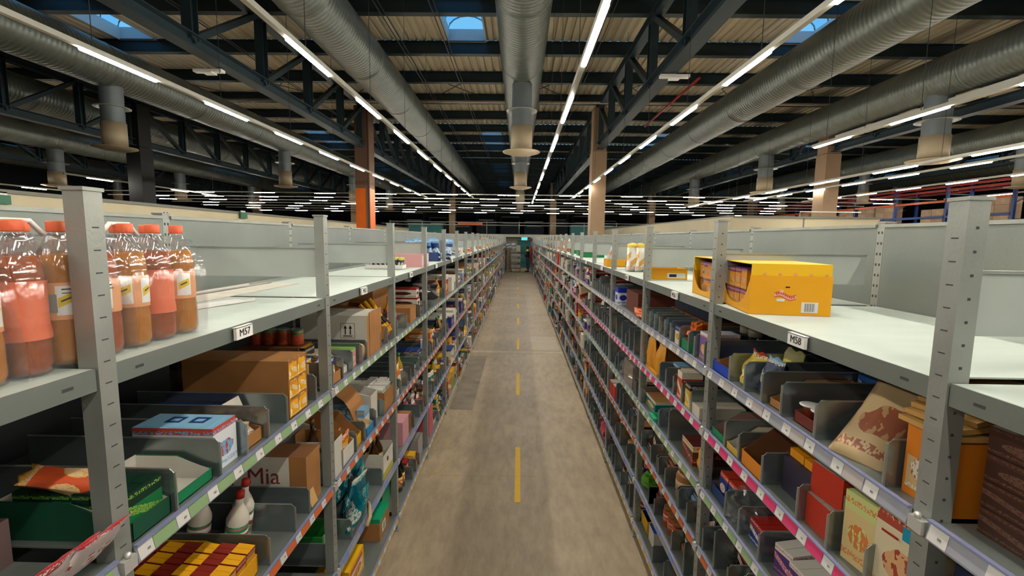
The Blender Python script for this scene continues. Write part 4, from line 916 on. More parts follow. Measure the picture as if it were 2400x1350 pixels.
it(-1, 4, 3.16, .03, b.mesh('food_carton'), 'food_carton', 'carton', 'brown carton with jade green lid and white label, left bottom shelf')
it(-1, 4, 3.5, .12, box_m(.2, .25, .2, mat('jade green lid', '#16a06e', .4), None), 'food_carton', 'carton', 'jade green box at the back of the left bottom shelf')
reserve(-1, 4, 2.3, 3.62)
it(-1, 4, 4.35, .02, carton_m(.2, .34, .2, .2, mat('grey card box', '#a59c98', .6), CARDW), 'open_carton', 'carton', 'pale grey box low on the left bottom shelf, fourth bay')
it(-1, 3, 3.7, .0, box_m(.2, .3, .2, mat('soft pink box', '#d99aa4', .5), None), 'food_carton', 'carton', 'soft pink carton by the post, left fourth shelf')
it(-1, 4, 4.9, .02, box_m(.22, .25, .3, mat('rose red wrapping', '#cf5a66', .5, 0, .2, 10), None), 'food_carton', 'carton', 'rose pink tall pack on left bottom shelf, fifth bay')
reserve(-1, 4, 4.2, 5.05); reserve(-1, 3, 3.55, 3.85)
# nearest bay, left side
it(-1, 1, .9, .0, pouch_m(.13, .03, .12, pmat('#cfc4c4', '#b8323a', '#e0dcd8', 9), 60), 'food_bag', 'bag', 'white and red bag leaning out at the lower left corner, first', ry=-.75, z=.03)
for i in range(3): it(-1, 1, .83-.06*i, .01, pouch_m(.13, .03, .12, pmat('#cfc4c4', '#b8323a', '#e0dcd8', 9), 61+i), 'food_bag', 'bag', 'white and red bag in a leaning row at lower left corner, %s' % ORD[i+1], ry=-.75, z=.03)
it(-1, 1, .97-.06, .22, box_m(.1, .4, .11, mat('mauve reflection tone', '#6a5452', .5), None), 'food_carton', 'carton', 'low mauve grey block imitating a divider plate reflection on left second shelf, nearest the camera')  # mauve colour imitates a reflection seen on a divider plate
it(-1, 1, .8, .36, box_m(.1, .25, .17, mat('grey green card', '#9ca18e', .6), None), 'food_carton', 'carton', 'grey green card sheet box behind the mauve block')
reserve(-1, 2, .6, 1.1); reserve(-1, 1, .6, 1.0)
# ------------------------------------------------------------------ right, second shelf down
D(1, 1, 1.111, 1.385, 1.57, 1.70, 1.833, 1.968)
chm = pmat('#3f2419', '#4a2a1e', '#6a4a3c', 16)
for i in range(4):
    for j in range(2): it(1, 1, .86-.18*j, .06, box_m(.16, .3, .058, chm, None), 'chocolate_box', 'food pack', 'dark brown flat box stacked on right second shelf, %s from the bottom, %s stack' % (ORD[i], ['far', 'near'][j]), z=.06*i)
it(1, 1, .86, .08, box_m(.1, .2, .02, P(('yellow', 'red', 'white')), None), 'food_pack', 'food pack', 'yellow and red flat pack on top of the dark brown boxes', z=.241)
it(1, 1, .50, .02, box_m(.14, .3, .09, P(('yellow', 'cream', 'white')), None), 'food_carton', 'carton', 'yellow box at the lower right corner beside the dark brown stack')
b = MB().box(0, .26, -.06, .06, 0, .175, H('amber orange', '#d47a14')); b.box(-.001, 0, -.052, .052, .02, .1, pmat('#cfae7a', '#a8572c', '#e0d8c8', 18))
it(1, 1, 1.04, .03, b.mesh('food_carton'), 'food_carton', 'carton', 'amber orange carton with picture label, right second shelf near the post')
for i in range(4): it(1, 1, 1.06, .02+.02*i, MB().box(0, .2, -.08, .06, 0, .012, H('manila', '#c79a55')).mesh('card_envelope'), 'card_envelope', 'card', 'manila card envelope lying over the amber orange carton, %s from the bottom' % ORD[i], z=.18+.016*i, ry=-.08*i, rz=.1*i)
dfb = pmat('#cbb084', '#b89468', '#9c5a40', 6)
it(1, 1, 1.25, .0, pouch_m(.16, .08, .32, dfb, 70), 'food_bag', 'bag', 'cream bag with red bone mark slumped toward the aisle, right second shelf', ry=.75, rz=.35, z=.02)
redb = MB().bar((0, -.03, 0), (0, .03, 0), .02, .004, MR)
it(1, 1, 1.47, .02, carton_m(.13, .3, .08, .04, mat('dark red tray', '#6e2a20', .5), CARDD), 'display_tray', 'tray', 'dark red tray of small cups between dividers, right second shelf')
for i in range(4): it(1, 1, 1.44+.06*(i % 2), .03+.08*(i//2), lath_m('cup', [(.02, 0), (.028, .05), (.031, .055), (.031, .06), (0, .058)], mat('red brown cup', '#7d2f22', .4), 14, .03), 'dessert_cup', 'cup', 'red brown cup with pale rim in the dark red tray, %s' % ORD[i], z=.005)
for i in range(2): it(1, 1, 1.44+.06*i, .02, lath_m('ring', [(.0315, .06), (.033, .064), (.030, .065)], WHITE, 14, .03), 'cup_lid', 'lid', 'white rimmed lid on the %s red brown cup' % ['nearer', 'farther'][i], z=.008)
it(1, 1, 1.635, .02, carton_m(.11, .3, .1, .03, CARD, CARD), 'display_tray', 'tray', 'empty narrow orange brown tray, right second shelf')
it(1, 1, 1.62, .34, box_m(.13, .2, .16, pmat('#14377a', '#1f5aa8', '#d8d8d8', 14), None), 'food_carton', 'carton', 'royal blue box at the back behind the orange brown tray')
it(1, 1, 1.77, .02, pouch_m(.11, .1, .16, P(('blue', 'dark blue', 'light blue')) if 0 else P(('dark blue', 'light blue', 'white')), 71), 'food_bag', 'bag', 'dark blue bag pressed against a divider, right second shelf')
it(1, 1, 1.90, .01, pouch_m(.115, .12, .15, pmat('#d3b52a', '#b83a24', '#e4dcae', 14), 72), 'food_bag', 'bag', 'yellow and red crisp bag between dividers, right second shelf')
it(1, 1, 1.90, .16, pouch_m(.115, .12, .16, pmat('#cdbd3c', '#d9d28c', '#e4dcae', 14), 73), 'food_bag', 'bag', 'pale yellow bag behind the yellow and red crisp bag')
it(1, 1, 2.07, .0, carton_m(.16, .3, .085, .05, mat('royal blue tray', '#1440b0', .45), CARD), 'display_tray', 'tray', 'royal blue scalloped tray beside the post, right second shelf')
reserve(1, 1, .4, 2.16)
it(1, 1, 2.30, .01, box_m(.1, .16, .15, pmat('#77599a', '#d8cfe0', '#d9a03c', 12), None), 'food_carton', 'carton', 'lilac and white pack, right second shelf, third bay')
it(1, 1, 2.52, .0, carton_m(.13, .3, .09, .06, MG, CARD), 'display_tray', 'tray', 'green tray holding an orange netted pack, right second shelf, third bay')
it(1, 1, 2.52, .01, crumple_m(.12, .1, .1, mat('orange netting', '#d9661c', .5), 5), 'netted_pack', 'food pack', 'orange netted pack lying over the green tray', z=.06)
it(1, 1, 2.68, .01, box_m(.09, .1, .11, P(('white', 'blue', 'yellow')), None), 'food_carton', 'carton', 'small white and blue box, right second shelf, third bay')
for i in range(4): it(1, 1, 2.32+.09*(i % 2), .25+.1*(i//2), [('tube_body', lath_m('tub', [(.028, 0), (.03, .02), (.03, .13)], mat('dark navy tube', '#16202e', .3), 14, .03)), ('cap', lath_m('tubc', [(.033, .13), (.033, .2), (0, .2)], mat('warm white cap', '#c5b9a4', .4), 14, .03))], 'tube_bottle', 'bottle', 'navy tube bottle with tall warm white cap, %s, third bay of right rack' % ORD[i])
wtri = MB().box(0, .12, -.045, .045, 0, .11, pmat('#16294a', '#20406e', '#101c30', 9)); wtri.add([(-.001, -.045, .11), (-.001, .0, .065), (-.001, .045, .11)], [(0, 1, 2)], WHITE)
for i in range(7): it(1, 1, 2.76+.092*i, .22, wtri.mesh('snack_pack') if i == 0 else bpy.data.meshes.get('snack_pack.001') or wtri.mesh('snack_pack'), 'snack_pack', 'food pack', 'dark blue pack with white pointed top in a raised row, %s from the camera' % ORD[i], z=.13)
it(1, 1, 3.04, .20, box_m(.66, .2, .128, CARDD, None), 'raised_carton', 'carton', 'dark brown carton carrying the row of dark blue pointed packs')
D(1, 1, 2.24, 2.375, 2.46, 2.6, 2.76, 2.87, 2.98, 3.09, 3.2, 3.30)
for i in range(6): it(1, 1, 2.80+.11*i-.0, .02, box_m(.075, .17, .1, (P(('dark blue', 'light blue', 'white')), P(('cream', 'brown', 'red')), P(('teal', 'white', 'yellow')))[i % 3], None), 'food_carton', 'carton', '%s narrow box between the close dividers, right second shelf, third bay' % ORD[i])
reserve(1, 1, 2.2, 3.35)
it(1, 1, 3.62, .0, crumple_m(.1, .3, .07, mat('orange netting', '#d9461c', .5), 9), 'netted_pack', 'food pack', 'orange red net lying on the rail, right second shelf, fourth bay')
it(1, 1, 4.35, .0, box_m(.12, .1, .16, pmat('#e0e0e8', '#1c35b0', '#1c35b0', 8), None), 'food_carton', 'carton', 'white and vivid blue carton by the post, right second shelf, fourth bay')
it(1, 1, 3.95, .05, box_m(.4, .4, .17, mat('red brown carton', '#6e3422', .7), None), 'big_carton', 'carton', 'wide red brown carton in the fourth bay, right second shelf')
it(1, 1, 10.9, -.03, box_m(.3, .2, .3, mat('bright red box', '#c8210f', .5), None), 'red_box', 'carton', 'bright red box jutting from the right second shelf far down the aisle')
reserve(1, 1, 3.45, 4.45); reserve(1, 1, 10.7, 11.1)
# ------------------------------------------------------------------ right, third shelf
D(1, 2, 1.437, 1.658, 1.844, 1.972)
it(1, 2, 2.05, .0, carton_m(.14, .3, .11, .035, MG, mat('dusky inside card', '#a07a70', .7)), 'display_tray', 'tray', 'green and pink stepped empty tray by the post, right third shelf')
it(1, 2, 1.91, .0, carton_m(.11, .3, .1, .03, mat('mustard tray', '#c9a23a', .5), CARDW), 'display_tray', 'tray', 'white lined mustard tray, right third shelf')
it(1, 2, 1.75, .0, carton_m(.16, .4, .2, .06, mat('amber carton side', '#cf7c14', .5), CARDD, back=.2), 'display_tray', 'tray', 'tall amber sided carton with low front, right third shelf')
it(1, 2, 1.555, .06, box_m(.17, .4, .13, mat('dark grape box', '#2f2a3c', .5), None), 'food_carton', 'carton', 'dark grape coloured box under yellow flat packs, right third shelf')
for i in range(3):
    for j in range(2): it(1, 2, 1.51+.085*j, .08+.1*i, box_m(.08, .09, .03, mat('amber flat pack', '#d98f14', .4), None), 'food_pack', 'food pack', 'amber flat pack on the dark grape box, %s row, %s' % (ORD[i], ['near', 'far'][j]), z=.132)
rdb = mat('tomato red box', '#b8321c', .45); gyt = mat('grey white lid', '#a8a398', .6)
for i in range(2): it(1, 2, 1.37, .02+.015*i, box_m(.13, .3, .105, rdb, gyt), 'food_carton', 'carton', 'tomato red box with grey white top, %s of the stack, right third shelf' % ['lower', 'upper'][i], z=.108*i, rz=.08*i)
it(1, 2, 1.30-.015, .04, box_m(.03, .3, .17, mat('moss green board', '#66684a', .6), None), 'green_board', 'carton', 'slim moss green box beside the red stack, right third shelf')
b = MB().box(0, .1, -.05, .05, 0, .21, pmat('#d8c088', '#c9d08a', '#d98040', 10))
it(1, 2, 1.22, .03, b.mesh('cereal_bag'), 'cereal_pack', 'food pack', 'cream and lime cereal pack, right third shelf', rz=.15)
cb = MB().prism([(0, 0), (.09, 0), (.085, .23), (.045, .262), (.005, .23)], -.075, .075, pmat('#d9cba8', '#a8483a', '#d8a878', 8)); cb.box(-.001, 0, -.05, 0, .19, .225, mat('turquoise logo', '#1d8fb0', .4)).box(-.001, .0, .01, .055, .18, .186, redp)
it(1, 2, 1.07, .02, cb.mesh('cereal_pack'), 'cereal_pack', 'food pack', 'big beige cereal pack with turquoise logo, right third shelf by the post', rz=.12)
b = MB().prism([(0, 0), (.09, 0), (.085, .22), (.045, .25), (.005, .22)], -.05, .05, mat('navy cereal pack', '#16203c', .5))
it(1, 2, .90, .03, b.mesh('cereal_pack'), 'cereal_pack', 'food pack', 'navy pack with pointed top right of the beige cereal pack')
it(1, 2, 1.15, .14, box_m(.1, .2, .24, mat('dusk teal box', '#1d3038', .5), None), 'food_carton', 'carton', 'dark teal box behind the cereal packs')
D(1, 2, 1.14, 1.29)
reserve(1, 2, .8, 2.14)
it(1, 2, 2.33, .0, box_m(.1, .24, .06, H('warm white box', '#cfc5b2'), None), 'food_carton', 'carton', 'low warm white box on right third shelf, third bay')
it(1, 2, 2.45, .0, box_m(.07, .12, .14, pmat('#e0a814', '#2a2a30', '#e8e0c0', 18), None), 'food_carton', 'carton', 'yellow and black box, right third shelf, third bay')
it(1, 2, 2.45, .14, box_m(.07, .12, .17, P(('black', 'red', 'white')), None), 'food_carton', 'carton', 'black red box behind the yellow and black box')
it(1, 2, 2.58, .0, box_m(.07, .12, .17, pmat('#c8401c', '#e8dcc8', '#e8e0c0', 14), None), 'food_carton', 'carton', 'orange red and white pack, right third shelf, third bay')
it(1, 2, 3.22, .0, pouch_m(.14, .08, .24, H('amber pouch', '#dc9412'), 81), 'food_pouch', 'bag', 'amber pouch pair by the post, nearer, right third shelf', ry=-.1)
it(1, 2, 3.06, .0, pouch_m(.14, .08, .22, H('amber pouch', '#dc9412'), 82), 'food_pouch', 'bag', 'amber pouch pair by the post, second, right third shelf')
it(1, 2, 3.14, .0, box_m(.26, .3, .02, H('amber pouch', '#dc9412'), None), 'food_carton', 'carton', 'flat amber board under the amber pouches', z=0)
D(1, 2, 2.38, 2.52, 2.66, 2.8, 2.93)
for i, (y, c) in enumerate(((2.73, ('brown', 'cream', 'red')), (2.87, ('dark blue', 'light blue', 'white')))): it(1, 2, y, .08, box_m(.11, .3, .13, P(c), None), 'food_carton', 'carton', 'dim %s box deep between dividers, right third shelf, third bay' % c[0])
reserve(1, 2, 2.24, 3.34)
# ------------------------------------------------------------------ right, fourth shelf and lower
it(1, 3, 2.03, .02, carton_m(.2, .34, .09, .05, mat('navy tray', '#223a6e', .5), CARDD), 'display_tray', 'tray', 'navy tray of blue and red packs by the post, right fourth shelf')
for i in range(6): it(1, 3, 1.98+.09*(i % 2), .04+.09*(i//2), box_m(.08, .08, .12, pmat('#163a86', '#c23a24', '#d8d4c4', 18), None), 'food_pack', 'food pack', 'blue and red pack in the navy tray, %s' % ORD[i], z=.004, ry=.1)
it(1, 3, 1.86, -.02, crumple_m(.14, .2, .16, film, 3, 16), 'crumpled_film', 'plastic wrap', 'crumpled clear plastic film bulging over the right fourth shelf rail')
it(1, 3, 1.72, .03, box_m(.12, .3, .1, P(('blue', 'red', 'white')), None), 'food_carton', 'carton', 'blue carton with red flashes behind the clear film, right fourth shelf')
for i in range(3): it(1, 3, 1.36+.1*i, .02+.01*i, box_m(.085, .2, .11, P(('purple', 'white', 'pink')), None), 'chocolate_pack', 'food pack', 'purple pack on the right fourth shelf, %s of three' % ORD[i], rz=.1*i)
D(1, 3, 1.30, 1.64, 1.8, 1.925); reserve(1, 3, 1.28, 2.14)
it(1, 3, 2.30, .02, pouch_m(.12, .07, .17, H('honey pouch', '#dba23c'), 85), 'food_pouch', 'bag', 'honey yellow pouch close to the post, right fourth shelf')
it(1, 3, 2.46, .02, box_m(.16, .25, .11, P(('brown', 'cream', 'red')), H('wine red lid', '#5c1c1c')), 'food_carton', 'carton', 'brown box with wine red lid, right fourth shelf, third bay')
it(1, 3, 3.02, -.02, box_m(.12, .2, .03, H('jade green card', '#16a06e'), None), 'green_tray', 'tray', 'thin jade green card tray on the right fourth shelf rail')
reserve(1, 3, 2.24, 2.56); reserve(1, 3, 2.95, 3.1)
it(1, 3, 3.78, .0, box_m(.3, .3, .2, H('taupe wrapped block', '#8a7a66'), None), 'wrapped_block', 'carton', 'taupe goods block inside torn film, right fourth shelf, fourth bay')
it(1, 3, 3.76, -.07, crumple_m(.3, .42, .28, film, 8, 18), 'torn_film', 'plastic wrap', 'torn clear film spilling from the taupe block over the rail', z=-.05)
reserve(1, 3, 3.58, 3.98); D(1, 3, 3.5, 4.05)
b = lath_m('bigjar', [(.055, 0), (.06, .01), (.06, .14), (.045, .165)], mat('tan filled glass jar', '#9b6b42', .2), 20, .06)
it(1, 4, 2.60, .02, [('glass_body', b), ('lid', lath_m('bigjl', [(.048, .165), (.05, .185), (.047, .187)], mat('copper lid', '#a8673a', .35, .4), 20, .06)), ('label', lath_m('bigjb', [(.0608, .05), (.0608, .11)], H('tan label', '#c7a47c'), 20, .06))], 'glass_jar', 'jar', 'big tan glass jar with copper lid, right fifth shelf, third bay')
D(1, 4, 2.5, 2.72, 2.86); reserve(1, 4, 2.5, 2.7)
for i in range(6): it(1, 5, 2.62+.085*(i % 3), .02+.09*(i//3), jar_parts(.038, .13, H('orange preserve', '#b8481c'), H('orange brown lid', '#8a5a2a'), pmat('#c45a2c', '#e0d0c0', '#c45a2c', 20)), 'preserve_jar', 'jar', 'orange preserve jar on the right sixth shelf, third bay, %s %s' % (['front row', 'back row'][i//3], ORD[i % 3]))
reserve(1, 5, 2.55, 2.87); D(1, 5, 2.9, 3.03)
for i in range(2): it(1, 4, 4.40-.13*i, -.01, box_m(.11, .16, .14, H('signal red box', '#c8321c'), WHITE), 'food_carton', 'carton', 'signal red and white box jutting on right fifth shelf, %s' % ['farther', 'nearer'][i])
reserve(1, 4, 4.2, 4.5)
it(1, 6, 3.28-.02, .04, carton_m(.16, .2, .12, .1, H('striped yellow', '#dfae2c'), MBl), 'biscuit_carton', 'carton', 'yellow striped biscuit box on the right bottom shelf, third bay')
it(1, 6, 3.08, .04, box_m(.12, .22, .12, CARDW, MBl), 'food_carton', 'carton', 'white and navy box on the right bottom shelf, third bay')
reserve(1, 6, 3.0, 3.35)
it(1, 5, 3.22, .0, crumple_m(.12, .12, .12, H('leaf green pack', '#5a9a28'), 6), 'green_pack', 'food pack', 'leaf green crinkled pack by the post, right sixth shelf')
reserve(1, 5, 3.14, 3.3)
it(1, 6, 4.82, -.01, crumple_m(.12, .22, .2, mat('pink red foil bag', '#cf3a56', .3, 0, .3, 20), 2, 16), 'foil_bag', 'bag', 'pink red foil bag at the edge of the right bottom shelf')
reserve(1, 6, 4.7, 4.94)

# ------------------------------------------------------------------ goods of every other compartment
def fill(s, l, b):
    near = b <= 4; mid = b <= 10
    y0 = YB0 + b*L_B + .03; y1 = y0 + L_B - .06; y = y0
    clear = (LV[s][l-1] - LV[s][l] - .06) if l else .3
    while y < y1 - .08:
        w = R.choice([.13, .14, .14, .16, .2, .24]) if (near or (mid and s == 1)) else R.choice([.18, .22, .26, .3]) if mid else R.choice([.26, .3, .36])
        w = min(w, y1 - y)
        if not free(s, l, y, y+w): y += .05; continue
        c = y + w/2; ww = w - .022
        if l and (near or R.random() < .4): divider(s, l, y+w, tall=(s == 1 and near and R.random() < .35))
        y += w
        if l == 0 and R.random() < .3: continue
        if R.random() < .07: continue
        pc = PCH[s][R.randrange(18)]; m, cn = pr(pc)
        h = min(clear, R.uniform(.09, .2) if l else .15); k = R.random(); x = R.uniform(.0, .05) + (.03 if s == 1 and near else 0) - (0 if near or l == 0 else R.choice([0, 0, .02, .05]))
        if not near:
            h = min(clear*.95, R.uniform(.1, .26))
            if k < .5: put(s, l, c, x, [('p', box_m(round(ww, 2), .3, round(h*20)/20+.02, m, CARD if R.random() < .3 else None))], 'food_carton', 'carton', '%s carton' % cn)
            elif k < .68: put(s, l, c, x, [('p', carton_m(round(ww, 2), .34, round(h*20)/20+.03, .06, CARD, CARDD))], 'open_carton', 'carton', 'open brown carton')
            elif k < .8: put(s, l, c, x, [('p', pouch_m(round(min(ww, .2), 2), .09, .2, m, R.randrange(3)))], 'food_pouch', 'bag', '%s pouch' % cn, ry=-.1)
            elif k < .9:
                n = max(1, int(ww/.085))
                for i in range(n): put(s, l, c-ww/2+.043+i*.083, x, jar_parts(.037, .13, glassj, silver, m) if mid else [('p', lath_m('far jar', [(.037, 0), (.037, .1), (.03, .13)], m, 10, .037))], 'glass_jar', 'jar', 'jar with %s label' % cn)
            else: put(s, l, c, x, [('p', box_m(round(ww, 2), .25, .2 if clear > .24 else .14, CARDW, None))], 'food_carton', 'carton', 'plain white carton')
            continue
        if k < .30:
            put(s, l, c, x, [('t', carton_m(round(ww, 2), .36, .12, .05, R.choice([CARD, CARD, CARDW, m]), CARDD))], 'display_tray', 'tray', 'open %s display tray' % ('brown' if 1 else cn))
            n = R.choice([2, 3, 4])
            for i in range(n):
                if R.random() < .5: put(s, l, c, x+.015+i*.075, [('p', box_m(round(ww-.015, 2), .06, .14, m, None))], 'food_pack', 'food pack', '%s pack in a brown tray' % cn, z=.004, group='%s packs in trays' % cn)
                else: put(s, l, c, x+.015+i*.075, [('p', pouch_m(round(ww-.015, 2), .06, .15, m, i))], 'food_pack', 'food pack', '%s soft pack in a brown tray' % cn, z=.004, group='%s soft packs in trays' % cn)
        elif k < .55:
            hh = R.choice([.07, .09, .12]); n = max(1, min(3, int(clear*.9/hh)))
            for i in range(R.randint(1, n)): put(s, l, c, x+.01*i, [('p', box_m(round(ww, 2), .28, hh, m, R.choice([None, None, CARD])))], 'food_carton', 'carton', '%s printed carton' % cn, z=(hh+.0015)*i, rz=R.uniform(-.03, .03))
        elif k < .70:
            for i in range(R.randint(1, 3)): put(s, l, c, x+.08*i, [('p', pouch_m(round(min(ww, .18), 2), .07, min(.2, round(clear*.85, 2)), m, R.randrange(4)))], 'food_pouch', 'bag', '%s pouch' % cn, ry=R.uniform(-.2, .0), rz=R.uniform(-.15, .15))
        elif k < .82:
            n = max(1, int(ww/.078))
            for i in range(n):
                for j in range(2): put(s, l, c-ww/2+.04+i*.077, x+.08*j, jar_parts(.036, .12, R.choice([glassj, glassj, H('dark jam', '#4a1414')]), silver, m), 'glass_jar', 'jar', 'jar with %s label' % cn)
        elif k < .9 and clear > .3:
            n = max(1, int(ww/.08))
            for i in range(n): put(s, l, c-ww/2+.04+i*.079, x, bottle_parts(.036, .27, R.choice([mat('dark wine glass', '#15170f', .15), H('oil yellow', '#b08a1c')]), R.choice([MR, MG, BLACK]), m), 'bottle', 'bottle', 'bottle with %s label' % cn)
        elif k < .95:
            for i in range(2): put(s, l, c, x+.09*i, can_parts(.036, .1, m, silver), 'food_can', 'can', '%s printed can' % cn)
        else: put(s, l, c, x, [('p', box_m(round(ww, 2), .3, .16, CARDD, CARD))], 'food_carton', 'carton', 'plain brown carton')
for b in range(0, 10):
    for s in (-1, 1):
        for l in range(len(LV[s])):
            if b == 0 and (s == -1 and l > 2 or s == 1 and l > 3): continue
            fill(s, l, b)
for s in (-1, 1):                       # beyond the tenth bay a compartment is three pixels wide
    FAR = MB()
    for b in range(10, 26):
        for l in range(len(LV[s])): fill(s, l, b)
    o = part('far_goods', FAR, None); o['kind'] = 'stuff'; o['category'] = 'goods'
    o['label'] = 'mixed goods filling the distant shelves of the %s rack' % SN[s]
FAR = None

# ================================================================== people and trolleys at the aisle end
def skin(name, chain_pts, edges, radii, m, parent, root=0, lv=2):
    me = bpy.data.meshes.new(name); me.from_pydata([Vector(p) for p in chain_pts], edges, []); me.materials.append(m)
    o = link(name, me, parent); md = o.modifiers.new('skin', 'SKIN'); md.use_smooth_shade = True
    for i, r in enumerate(radii):
        v = me.skin_vertices[0].data[i]; v.radius = (r, r) if not isinstance(r, tuple) else r; v.use_root = (i == root)
    sb = o.modifiers.new('sub', 'SUBSURF'); sb.levels = lv; sb.render_levels = lv
    return o
def ensure_skin(me):
    if not me.skin_vertices: pass
def skin_obj(name, pts, edges, radii, m, parent, lv=2):
    me = bpy.data.meshes.new(name); me.from_pydata([Vector(p) for p in pts], edges, [])
    bmm = __import__('bmesh').new(); bmm.from_mesh(me); ly = bmm.verts.layers.skin.verify(); bmm.verts.ensure_lookup_table()
    for i, r in enumerate(radii):
        bmm.verts[i][ly].radius = (r, r) if not isinstance(r, tuple) else r; bmm.verts[i][ly].use_root = (i == 0)
    bmm.to_mesh(me); bmm.free(); me.materials.append(m)
    o = link(name, me, parent); md = o.modifiers.new('skin', 'SKIN'); md.use_smooth_shade = True
    sb = o.modifiers.new('sub', 'SUBSURF'); sb.levels = lv; sb.render_levels = lv
    return o
skinm = mat('skin tone', '#b98a6e', .6); jean = mat('blue grey jeans', '#3a4c5e', .8, 0, .15, 10); jack = mat('dark navy jacket', '#151c26', .7); viz = mat('high visibility yellow', '#d8e43a', .5); hairm = mat('dark hair', '#1d1510', .7); shoe = mat('black shoes', '#141414', .5)
def person(loc, rz, lab):
    t = thing('person', lab, 'person', loc, rz)
    # body facing -x in its own frame, arms reaching forward
    pts = [(0, 0, .95), (0, 0, 1.12), (-.01, 0, 1.30), (-.01, 0, 1.44), (-.02, 0, 1.52), (-.035, 0, 1.60), (-.04, 0, 1.70),
           (0, .1, .9), (-.03, .12, .5), (.02, .13, .09), (-.16, .14, .04), (0, -.1, .9), (.05, -.12, .5), (.06, -.13, .09), (-.1, -.14, .04),
           (-.01, .18, 1.42), (-.05, .24, 1.16), (-.27, .2, 1.06), (-.34, .19, 1.06), (-.01, -.18, 1.42), (-.06, -.24, 1.16), (-.28, -.19, 1.08), (-.35, -.18, 1.08)]
    ed = [(0, 1), (1, 2), (2, 3), (3, 4), (4, 5), (5, 6), (0, 7), (7, 8), (8, 9), (9, 10), (0, 11), (11, 12), (12, 13), (13, 14), (3, 15), (15, 16), (16, 17), (17, 18), (3, 19), (19, 20), (20, 21), (21, 22)]
    ra = [.10, .10, .12, .09, .05, .075, .08, .07, .055, .042, .03, .07, .055, .042, .03, .055, .045, .034, .028, .055, .045, .034, .028]
    skin_obj('body', pts, ed, ra, skinm, t)
    for s in (1, -1):
        h = Vector(pts[18 if s == 1 else 22])
        for i in range(4): skin_obj('finger', [h, h+Vector((-.05, (i-1.5)*.02, .0)), h+Vector((-.085-.01*(i in (1, 2)), (i-1.5)*.022, -.02))], [(0, 1), (1, 2)], [.01, .009, .007], skinm, t, 1)
        skin_obj('thumb', [h, h+Vector((-.02, -s*.035, .01)), h+Vector((-.05, -s*.045, .0))], [(0, 1), (1, 2)], [.011, .01, .008], skinm, t, 1)
    skin_obj('trousers', [pts[0], (0, 0, 1.08), pts[7], pts[8], (.02, .13, .12), pts[11], pts[12], (.06, -.13, .12)], [(0, 1), (0, 2), (2, 3), (3, 4), (0, 5), (5, 6), (6, 7)], [.165, .15, .125, .085, .062, .125, .085, .062], jean, t)
    skin_obj('jacket', [pts[1], (0, 0, .86), pts[2], (-.01, 0, 1.42), (-.012, 0, 1.47), pts[15], pts[16], (-.25, .205, 1.07), pts[19], pts[20], (-.26, -.195, 1.09)], [(0, 1), (0, 2), (2, 3), (3, 4), (3, 5), (5, 6), (6, 7), (3, 8), (8, 9), (9, 10)], [.15, .16, .15, .12, .07, .075, .06, .046, .075, .06, .046], jack, t)
    skin_obj('shoulder_yoke', [(-.01, 0, 1.40), (-.01, .15, 1.43), (-.01, .2, 1.36), (-.01, -.15, 1.43), (-.01, -.2, 1.36)], [(0, 1), (1, 2), (0, 3), (3, 4)], [.125, .09, .078, .09, .078], viz, t)
    part('hair', MB().lathe([(.0, .13), (.06, .118), (.095, .07), (.1, .02), (.092, -.05), (.06, -.07)], 16, hairm, Matrix.Translation((-.02, 0, 1.65))), t)
    f_ = MB().lathe([(.0, -.016), (.016, 0), (0, .016)], 8, skinm, Matrix.Translation((-.122, 0, 1.645)))
    part('nose', f_, t)
    for s in (1, -1): part('eye', MB().lathe([(0, -.009), (.009, 0), (0, .009)], 8, BLACK, Matrix.Translation((-.112, s*.03, 1.668))), t)
    part('mouth', MB().box(-.116, -.108, -.022, .022, 1.608, 1.616, mat('lip colour', '#8a4a42', .6)), t)
    for s, x in ((1, .02), (-1, .06)): part('shoe', MB().box(x-.2, x+.06, s*.13-.045+.005*s, s*.13+.045, 0, .03, shoe).prism([(x-.2, .03), (x+.06, .03), (x+.05, .1), (x-.04, .1), (x-.19, .055)], s*.13-.043, s*.13+.043, shoe), t)
    return t
person((.6, 31.25, 0), 0, 'person in dark jacket with yellow shoulders and jeans standing beside the picking trolley')
frm = mat('trolley grey steel', '#8b8a80', .4, .4); whl = mat('dark rubber wheel', '#1a2226', .6); tote = mat('pale grey tote', '#b7b0a2', .5)
def trolley(loc, lab):
    t = thing('picking_trolley', lab, 'trolley', loc); w, d, h = .66, .5, 1.35
    fr = MB()
    for x in (0, w):
        for y in (0, d): fr.tube([(x, y, .16), (x, y, h)], .018, 8, frm)
    fr.tube([(0, 0, h), (w, 0, h)], .018, 8, frm).tube([(0, d, h), (w, d, h)], .018, 8, frm)
    part('frame', fr, t)
    for z in (.2, .62, 1.02, 1.33): part('tray_shelf', MB().box(0, w, 0, d, z, z+.02, frm).box(0, w, -.005, .005, z+.02, z+.09, frm).box(0, w, d-.005, d+.005, z+.02, z+.09, frm), t)
    for x in (.04, w-.04):
        for y in (.05, d-.05):
            c = part('caster', MB().box(x-.02, x+.02, y-.03, y+.03, .12, .2, frm), t)
            part('wheel', MB().lathe([(.065, -.018), (.065, .018)], 14, whl, Matrix.Translation((x, y, .066)) @ Matrix.Rotation(PI/2, 4, 'Y')), c)
    return t
trolley((-.55, 31.0, 0), 'grey wheeled picking trolley with tray shelves at the far end of the aisle')
k = 0
